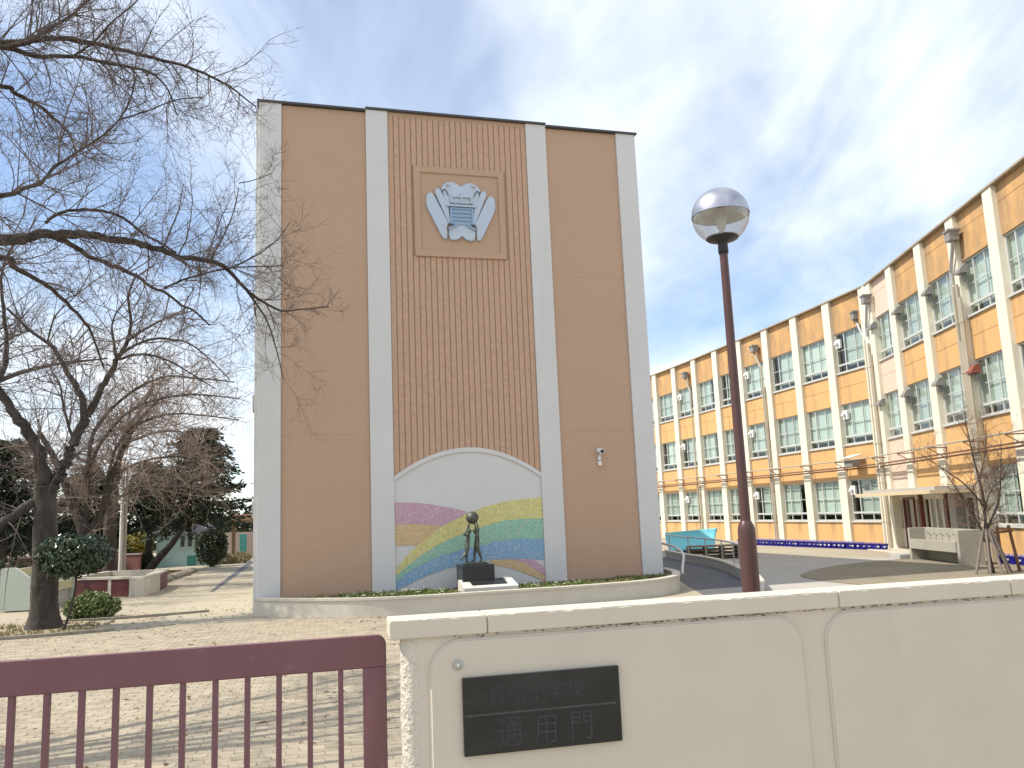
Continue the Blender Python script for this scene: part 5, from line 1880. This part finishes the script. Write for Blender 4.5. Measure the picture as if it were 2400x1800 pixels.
def conifer(name, label, x, y, h, r, z0, seed, lean=(0, 0), nb_=170, group=None, trunk_pts=None):
    random.seed(seed)
    t = thing(name, label, 'tree', (x, y, 0), 0, group)
    tp = trunk_pts or [(0, 0, -0.05), (lean[0] * 0.3, lean[1] * 0.3, h * 0.4), (lean[0], lean[1], h * 0.93)]
    obj('trunk', MB().tube(smooth3(tp, 4), [0.19 - 0.15 * k / (4 * (len(tp) - 1)) for k in range(4 * (len(tp) - 1) + 1)], 9), M_BARK, t, smooth=True)
    cr_ = MB()
    for _ in range(nb_):
        f = random.random() ** 0.8
        z = z0 + (h - z0) * f
        rr = r * (1 - 0.75 * f ** 1.6) * random.uniform(0.65, 1.08)
        a = random.uniform(0, 6.283)
        lx, ly = lean[0] * f, lean[1] * f
        base = Vector((lx, ly, z))
        tip = base + Vector((math.cos(a) * rr, math.sin(a) * rr, random.uniform(-0.25, 0.28) * rr))
        k = int(22 + 26 * rr)
        for j in range(k):
            g_ = random.uniform(0.12, 1.0)
            p = base.lerp(tip, g_) + Vector((random.gauss(0, .10), random.gauss(0, .10), random.gauss(0, .05) - 0.10 * g_ * g_))
            d = (tip - base).normalized() + rvec() * 0.7 + Vector((0, 0, -0.1))
            d.normalize()
            s = random.uniform(0.10, 0.24)
            w = d.cross(rvec()).normalized() * s * 0.22
            i = len(cr_.v)
            cr_.v += [tuple(p - w), tuple(p + d * s * 0.6 - w * 0.8), tuple(p + d * s), tuple(p + w)]
            cr_.f.append((i, i + 1, i + 2, i + 3))
    o = obj('crown', cr_, M_CONIFER, t)
    return t


conifer('conifer_tree', 'dark spreading conifer with a leaning trunk beside the tan end wall', -12.95, 33.2, 5.6, 2.3, 1.75, 5, (0.35, 0.2), 260,
        trunk_pts=[(-1.75, 0, -0.1), (-1.3, 0, 0.5), (-0.55, 0, 1.35), (0.05, 0.1, 2.6), (0.3, 0.2, 5.0)])
conifer('conifer_tree', 'darker upright conifer left of the leaning one, behind the white pole', -15.1, 34.4, 4.4, 1.5, 1.85, 8, (0.0, 0), 150)
conifer('conifer_tree', 'dark conifer at the far left edge behind the red brown wall', -19.0, 31.0, 5.2, 2.1, 1.0, 9, (0.1, 0), 200)
conifer('conifer_tree', 'dark conifer seen just right of the forked cherry trunk', -17.2, 33.4, 4.4, 1.8, 0.9, 10, (0.0, 0), 170)


def shrub(name, label, x, y, lobes, n, size, m, seed, stem=None, asp=0.55, group=None, cat='shrub', core=True):
    random.seed(seed)
    t = thing(name, label, cat, (x, y, 0), 0, group)
    mb = MB()
    leaf_cloud(mb, lobes, n, size, asp)
    obj('foliage', mb, m, t)
    if stem:
        for s_ in stem:
            obj('stem', MB().tube(smooth3(s_[0], 4), s_[1], 6), M_BARK, t, smooth=True)
    else:
        st_ = MB()
        for l in lobes[:4]:
            st_.tube([(l[0] * .3, l[1] * .3, -0.02), (l[0] * .7, l[1] * .7, l[2] * .5), (l[0], l[1], l[2] + l[5] * .5)], [0.03, 0.02, 0.008], 5)
        obj('stem', st_, M_BARK, t)
    return t


shrub('clipped_shrub', 'round clipped evergreen on a thin leaning stem in front of the dark trees', -8.36, 15.55,
      [(0.14, 0, 1.36, 0.56, 0.5, 0.38), (-0.12, 0.0, 1.38, 0.42, 0.4, 0.33), (0.42, 0.05, 1.38, 0.36, 0.4, 0.33), (0.1, -0.1, 1.2, 0.48, 0.4, 0.26)], 5200, 0.062, M_TOPI, 3,
      [([(0.0, 0.0, -0.03), (0.12, 0, 0.35), (0.20, 0, 0.75), (0.20, 0, 1.2)], 0.022)])
shrub('low_shrub', 'low light green bushy shrub at the foot of the forked cherry tree', -8.85, 17.45,
      [(0.05, 0, 0.26, 0.42, 0.4, 0.28), (-0.28, 0, 0.20, 0.25, 0.3, 0.20), (0.34, 0.1, 0.22, 0.24, 0.3, 0.2)], 2600, 0.06, M_BUSH, 4)
shrub('dark_bush', 'tall dark rounded bush right of the mint green hut', -13.35, 36.6, [(0, 0, 0.85, 0.68, 0.6, 0.85), (0.2, 0, 1.1, 0.45, 0.4, 0.5)], 4200, 0.085, M_EVERGREEN, 5)
shrub('dark_bush', 'low dark clipped bush behind the white pole', -15.75, 34.4, [(0, 0, 0.42, 0.55, 0.5, 0.42), (0.5, 0, 0.38, 0.4, 0.4, 0.38)], 2400, 0.08, M_EVERGREEN, 6)
shrub('yellow_bush', 'yellow flowering bush seen behind the trunks left of the white pole', -18.6, 36.5, [(0, 0, 1.6, 0.7, 0.6, 0.6), (0.4, 0, 1.2, 0.5, 0.5, 0.6)], 2200, 0.10, M_YELLOW, 7)
shrub('yellow_bush', 'yellow green flowering bush just right of the white pole', -17.3, 37.5, [(0, 0, 0.85, 0.7, 0.6, 0.75), (0.5, 0, 1.1, 0.5, 0.5, 0.5)], 2600, 0.10, M_YELLOW, 8)
shrub('yellow_bush', 'yellow green bush left of the mint green hut', -16.6, 40.5, [(0.9, 0, 1.2, 0.6, 0.6, 0.8)], 1500, 0.10, M_YELLOW, 9)
shrub('broad_bush', 'broad dark bush at the left edge behind the pale washing station', -14.6, 24.0, [(0, 0, 0.55, 0.8, 0.6, 0.5), (-0.9, 0, 0.6, 0.8, 0.6, 0.55)], 3000, 0.08, M_EVERGREEN, 10)
shrub('scrub', 'tangle of dry green plants around the pergola', -12.9, 38.6, [(-0.5, 0, 0.22, 0.5, 0.4, 0.25), (0.2, 0, 0.25, 0.45, 0.4, 0.28)], 1400, 0.07, M_DRYGRASS, 12)

# far row of trees that reads as one mass
random.seed(44)
dtm = MB()
for k in range(46):
    x = -46 + k * 1.0
    leaf_cloud(dtm, [(x, 62 + random.uniform(-3, 3), 1.5, 1.4, 1.4, random.uniform(1.2, 2.2))], 420, 0.28)
tag(obj('distant_trees', dtm, M_EVERGREEN), 'distant row of dark trees beyond the yard', 'trees', kind='stuff')

# ------------------------------------------------------------------ left-hand yard things
# pale washing station with slanted side panels
lws = thing('washing_station', 'pale green concrete washing trough with slanted end panels beside the forked cherry tree', 'washing station', (-11.95, 19.45, 0), R(9))
prof = [(0.0, 0.03), (0.80, 0.03), (0.80, 0.62), (0.33, 0.98), (0.28, 1.0), (0.04, 1.0), (0.0, 0.97)]
obj('end_panel', MB().prism(prof, 0.12, 'y', 0.0), M_MINT2, lws)
obj('end_panel', MB().prism(prof, 0.12, 'y', 2.35), M_MINT2, lws)
M_YCON = mat('yellowed_concrete', (0.50, 0.47, 0.30), 0.9, 0.12, 4, 0.3, 30)
obj('back_wall', MB().bbox(0.06, 0.22, 0.121, 2.349, 0.03, 0.95, 0.01), M_YCON, lws)
obj('trough', MB().prism([(0.221, 0.35), (0.76, 0.35), (0.78, 0.58), (0.70, 0.58), (0.68, 0.43), (0.221, 0.45)], 2.228, 'y', 0.121), M_YCON, lws)
obj('plinth', MB().bbox(0.08, 0.70, 0.13, 2.3, 0.0, 0.349, 0.01), M_GREYC, lws)
for k in range(5):
    y = 0.4 + 0.4 * k
    obj('tap', MB().tube([(0.22, y, 0.78), (0.32, y, 0.79), (0.36, y, 0.74), (0.36, y, 0.69)], 0.017, 8), M_STEEL, lws)

# red tiled planter with pale corner
rp_ = thing('red_planter', 'low dark red tiled planter with pale concrete corner and rim', 'planter', (0, 0, 0))
ro_ = [(-12.6, 23.12), (-9.95, 22.43), (-10.28, 24.2), (-10.9, 26.2)]
for (p, q, m, nm) in ((ro_[0], (-11.05, 22.715), M_RED, 'red_face'), ((-10.95, 22.69), (-10.40, 22.547), M_RED, 'red_face'), ((-11.05, 22.715), (-10.95, 22.69), M_PALE, 'pale_joint'), ((-10.40, 22.547), ro_[1], M_PALE, 'pale_corner'), (ro_[1], ro_[2], M_PALE, 'pale_face'), (ro_[2], ro_[3], M_RED, 'red_face')):
    obj(nm, ribbon([p, q], 0.22, 0.0, 0.46), m, rp_)
obj('rim', ribbon(offset_line(ro_, -0.03), 0.30, 0.461, 0.52), M_PALE, rp_)
obj('far_side', ribbon([(-10.9, 26.2), (-12.9, 26.4), (-12.6, 23.12)], 0.22, 0.0, 0.50), M_PALE, rp_)
poly_sheet('soil_bed', [(-12.5, 23.4), (-10.2, 22.8), (-10.5, 24.2), (-11.0, 26.0), (-12.7, 26.2)], 0.28, M_SOIL, None, rp_)

# soil bed edged with stones
sb = poly_sheet('soil_bed', smooth_poly([(-11.3, 26.5), (-11.9, 28.7), (-12.35, 31.4), (-12.9, 33.2), (-14.2, 34.6), (-16, 33.5), (-15.6, 29), (-13.2, 26.6)], 4), 0.03, M_SOIL)
random.seed(8)


def stone(nm, x, y, s, par):
    bm = bmesh.new()
    bmesh.ops.create_icosphere(bm, subdivisions=2, radius=1)
    for v in bm.verts:
        v.co *= 1 + random.uniform(-0.16, 0.16)
        v.co = Vector((v.co.x * s * 1.3, v.co.y * s, v.co.z * s * 0.7))
    mb = MB()
    mb.add_bm(bm)
    return obj(nm, mb, M_STONE, par, (x, y, s * 0.35), random.uniform(0, 6))


eb = [(-11.3, 26.6), (-11.9, 28.7), (-12.35, 31.2), (-12.8, 33.0)]
ebs = smooth_poly(eb, 6, False)
for k, (x, y) in enumerate(ebs):
    stone('edging_stone', x + random.uniform(-.05, .05), y, random.uniform(0.13, 0.2), sb)
random.seed(18)
lv = MB()
for _ in range(900):
    x, y = random.uniform(-14.5, -11.6), random.uniform(27, 33.6)
    if x < -11.3 - (y - 26.5) * 0.25 + 0.1:
        tuft(lv, x, y, 0.03, 0.07, 0.04, 3)
tag(obj('leaf_litter', lv, leaf_mat('brown_litter', (0.20, 0.12, 0.05), (0.34, 0.22, 0.10), 0.9)), 'dry brown leaves and weeds on the soil bed', 'leaf litter', kind='stuff')

# white pole
wp = thing('white_pole', 'tall thin white and cream pole rising from the soil bed', 'pole', (-14.02, 29.7, 0))
obj('pole', MB().lathe([(0.075, 0.0), (0.07, 2.2), (0.062, 2.25), (0.055, 4.3), (0.0, 4.32)], 12), mat('white_pole_paint', (0.72, 0.70, 0.64), 0.5, 0.06, 3), wp, smooth=True)
obj('conduit', MB().tube([(0.14, 0.0, 0.0), (0.14, 0.0, 4.15)], 0.04, 8), M_PIPE, wp)

# red-brown panelled wall at the far left
rw = thing('panel_wall', 'low red brown panelled wall with a pale top rail behind the trees', 'wall', (-20.5, 32.6, 0), R(-9))
M_RB = mat('red_brown_panel', (0.19, 0.085, 0.07), 0.75, 0.18, 3, 0.2, 30)
for k in range(7):
    obj('panel', MB().bbox(0.92 * k, 0.92 * k + 0.86, 0, 0.10, 0.02, 0.80, 0.01), M_RB, rw)
    obj('post', MB().bbox(0.92 * k - 0.055, 0.92 * k - 0.005, -0.03, 0.13, 0.0, 0.86, 0.008), M_RB, rw)
obj('top_rail', MB().bbox(-0.05, 6.4, -0.025, 0.125, 0.805, 0.85, 0.006), mat('pale_rail', (0.42, 0.36, 0.33), 0.7, 0.1), rw)

# mint green hut
mh = thing('mint_hut', 'small mint green hut with a grey violet roof behind the leaning conifer', 'hut', (-16.3, 37.9, 0), R(6))
obj('wall', MB().box(0, 2.05, 0, 1.6, 0, 1.45), M_MINT, mh)
obj('wall_band', MB().bbox(-0.01, 2.06, -0.02, 0.0, 0.74, 0.80, 0.004), M_MINT2, mh)
for x in (1.02, 1.34, 1.66):
    w = obj('window', MB().box(x, x + 0.24, -0.02, 0.01, 0.84, 1.38), M_MINT2, mh)
    obj('pane', MB().box(x + 0.03, x + 0.21, -0.026, -0.018, 0.87, 1.35), M_DIMGLASS, w)
obj('door', MB().bbox(1.35, 1.75, -0.03, 0.0, 0.02, 0.45, 0.006), mat('teal_door', (0.06, 0.25, 0.24), 0.6, 0.1), mh)
obj('roof', MB().prism([(-0.25, 1.452), (2.3, 1.452), (1.9, 1.85), (0.15, 1.85)], 1.9, 'y', -0.15), mat('violet_grey_roof', (0.27, 0.25, 0.30), 0.7, 0.1), mh)

# pergola beside the tower
pg = thing('pergola', 'old brown pergola with a plank roof at the end of the lane', 'pergola', (-14.2, 41.0, 0), R(10))
M_BEAM = mat('old_beam', (0.24, 0.15, 0.085), 0.85, 0.2, 4)
for x in (0.3, 1.3, 2.3):
    obj('post', MB().bbox(x - 0.08, x + 0.08, 0, 0.16, 0, 1.95, 0.01), M_BEAM, pg)
for k in range(6):
    obj('roof_plank', MB().bbox(-0.1, 2.8, -0.4 + 0.3 * k, -0.13 + 0.3 * k, 1.952 + 0.05 * k, 2.0 + 0.05 * k, 0.006), mat('plank', (0.40, 0.25, 0.14), 0.8, 0.15, 4), pg)
obj('beam', MB().bbox(-0.1, 2.8, -0.42, -0.36, 1.83, 1.951, 0.006), M_BEAM, pg)
pw = thing('garden_wall', 'pinkish garden wall behind the pergola', 'wall', (-17.5, 43.5, 0), R(4))
obj('wall', MB().bbox(0, 9, 0, 0.15, 0, 1.35, 0.01), mat('pinkish_wall', (0.42, 0.33, 0.28), 0.85, 0.12, 2), pw)
tp_ = thing('teal_board', 'narrow teal board standing among the plants by the pergola', 'board', (-13.15, 40.2, 0), R(5))
obj('board', MB().bbox(-0.17, 0.17, 0, 0.04, 0.3, 1.3, 0.01), mat('teal_paint', (0.10, 0.36, 0.32), 0.6, 0.15, 3), tp_)
obj('leg', MB().bbox(-0.13, -0.08, 0, 0.04, 0, 0.301, 0.004), M_BEAM, tp_)
obj('leg', MB().bbox(0.08, 0.13, 0, 0.04, 0, 0.301, 0.004), M_BEAM, tp_)

# kerbs of the tree bed
kb = thing('tree_bed_kerb', 'thin concrete kerb round the bed of the forked cherry tree', 'kerb', (0, 0, 0))
obj('kerb', ribbon(smooth_poly([(-13.0, 13.55), (-8.9, 14.52), (-7.55, 15.05), (-7.25, 15.22)], 4, False), 0.10, 0.0, 0.055), M_STONE, kb)
obj('kerb', ribbon(smooth_poly([(-9.4, 16.85), (-8.2, 17.05), (-7.0, 17.5), (-6.5, 17.75)], 4, False), 0.09, 0.0, 0.05), M_STONE, kb)
random.seed(71)
fl_ = MB()
for _ in range(900):
    q = random.random()
    if q < 0.45:
        x, y = random.uniform(-10.5, -5.5), random.gauss(16.6, 1.6)
    elif q < 0.75:
        t_ = random.random()
        x, y = -4.9 + 3.2 * t_ + random.gauss(0, .1), 16.1 - 0.75 * t_ + abs(random.gauss(0, 0.35)) * -1
    else:
        x, y = random.uniform(-8.5, 0.5), random.uniform(6, 15)
    if y > 15.6 and x > -5.3:
        continue
    z = 0.026 if y < 15 else 0.012
    a = random.uniform(0, 6.283)
    w_, l_ = random.uniform(0.012, 0.022), random.uniform(0.025, 0.05)
    c_, s_ = math.cos(a), math.sin(a)
    k = len(fl_.v)
    fl_.v += [(x - c_ * l_, y - s_ * l_, z), (x + s_ * w_, y - c_ * w_, z + random.uniform(0.004, 0.02)), (x + c_ * l_, y + s_ * l_, z + random.uniform(0, 0.015)), (x - s_ * w_, y + c_ * w_, z + random.uniform(0.002, 0.01))]
    fl_.f.append((k, k + 1, k + 2, k + 3))
tag(obj('fallen_leaves', fl_, leaf_mat('fallen_leaf', (0.16, 0.09, 0.04), (0.30, 0.20, 0.10), 0.9)), 'dry brown leaves scattered over the paving', 'leaf litter', kind='stuff')
wd = MB()
for _ in range(260):
    x, y = random.uniform(-10.4, -7.8), random.uniform(14.75, 16.6)
    if (x + 8.87) ** 2 + (y - 15.95) ** 2 > 0.2 and y > 14.7 + max(0, (x + 8.9)) * 0.4:
        tuft(wd, x, y, 0.02, 0.05, 0.06, 5)
for _ in range(120):
    tuft(wd, random.uniform(-13.6, -12.1), random.uniform(19.2, 21.5), 0.0, 0.28, 0.08, 8)
tag(obj('bed_grass', wd, M_DRYGRASS), 'short dry grass and weeds round the foot of the forked cherry tree', 'grass', kind='stuff')
poly_sheet('tree_bed', smooth_poly([(-10.6, 14.6), (-8.9, 14.75), (-7.6, 15.2), (-7.9, 15.7), (-8.6, 16.9), (-9.6, 16.6), (-10.6, 15.8)], 4), 0.02, mat('dry_bed', (0.30, 0.25, 0.17), 0.95, 0.25, 3, 0.6, 25))

# wires beyond the conifer
wr = thing('overhead_wires', 'thin overhead wires crossing the sky beside the conifer', 'wires', (0, 0, 0))
for z0, z1 in ((3.1, 3.75), (2.75, 3.3)):
    obj('wire', MB().tube([(-24, 52, z0), (-17, 51, z0 + 0.1), (-10, 50, z1)], 0.012, 4), M_TRIM, wr)
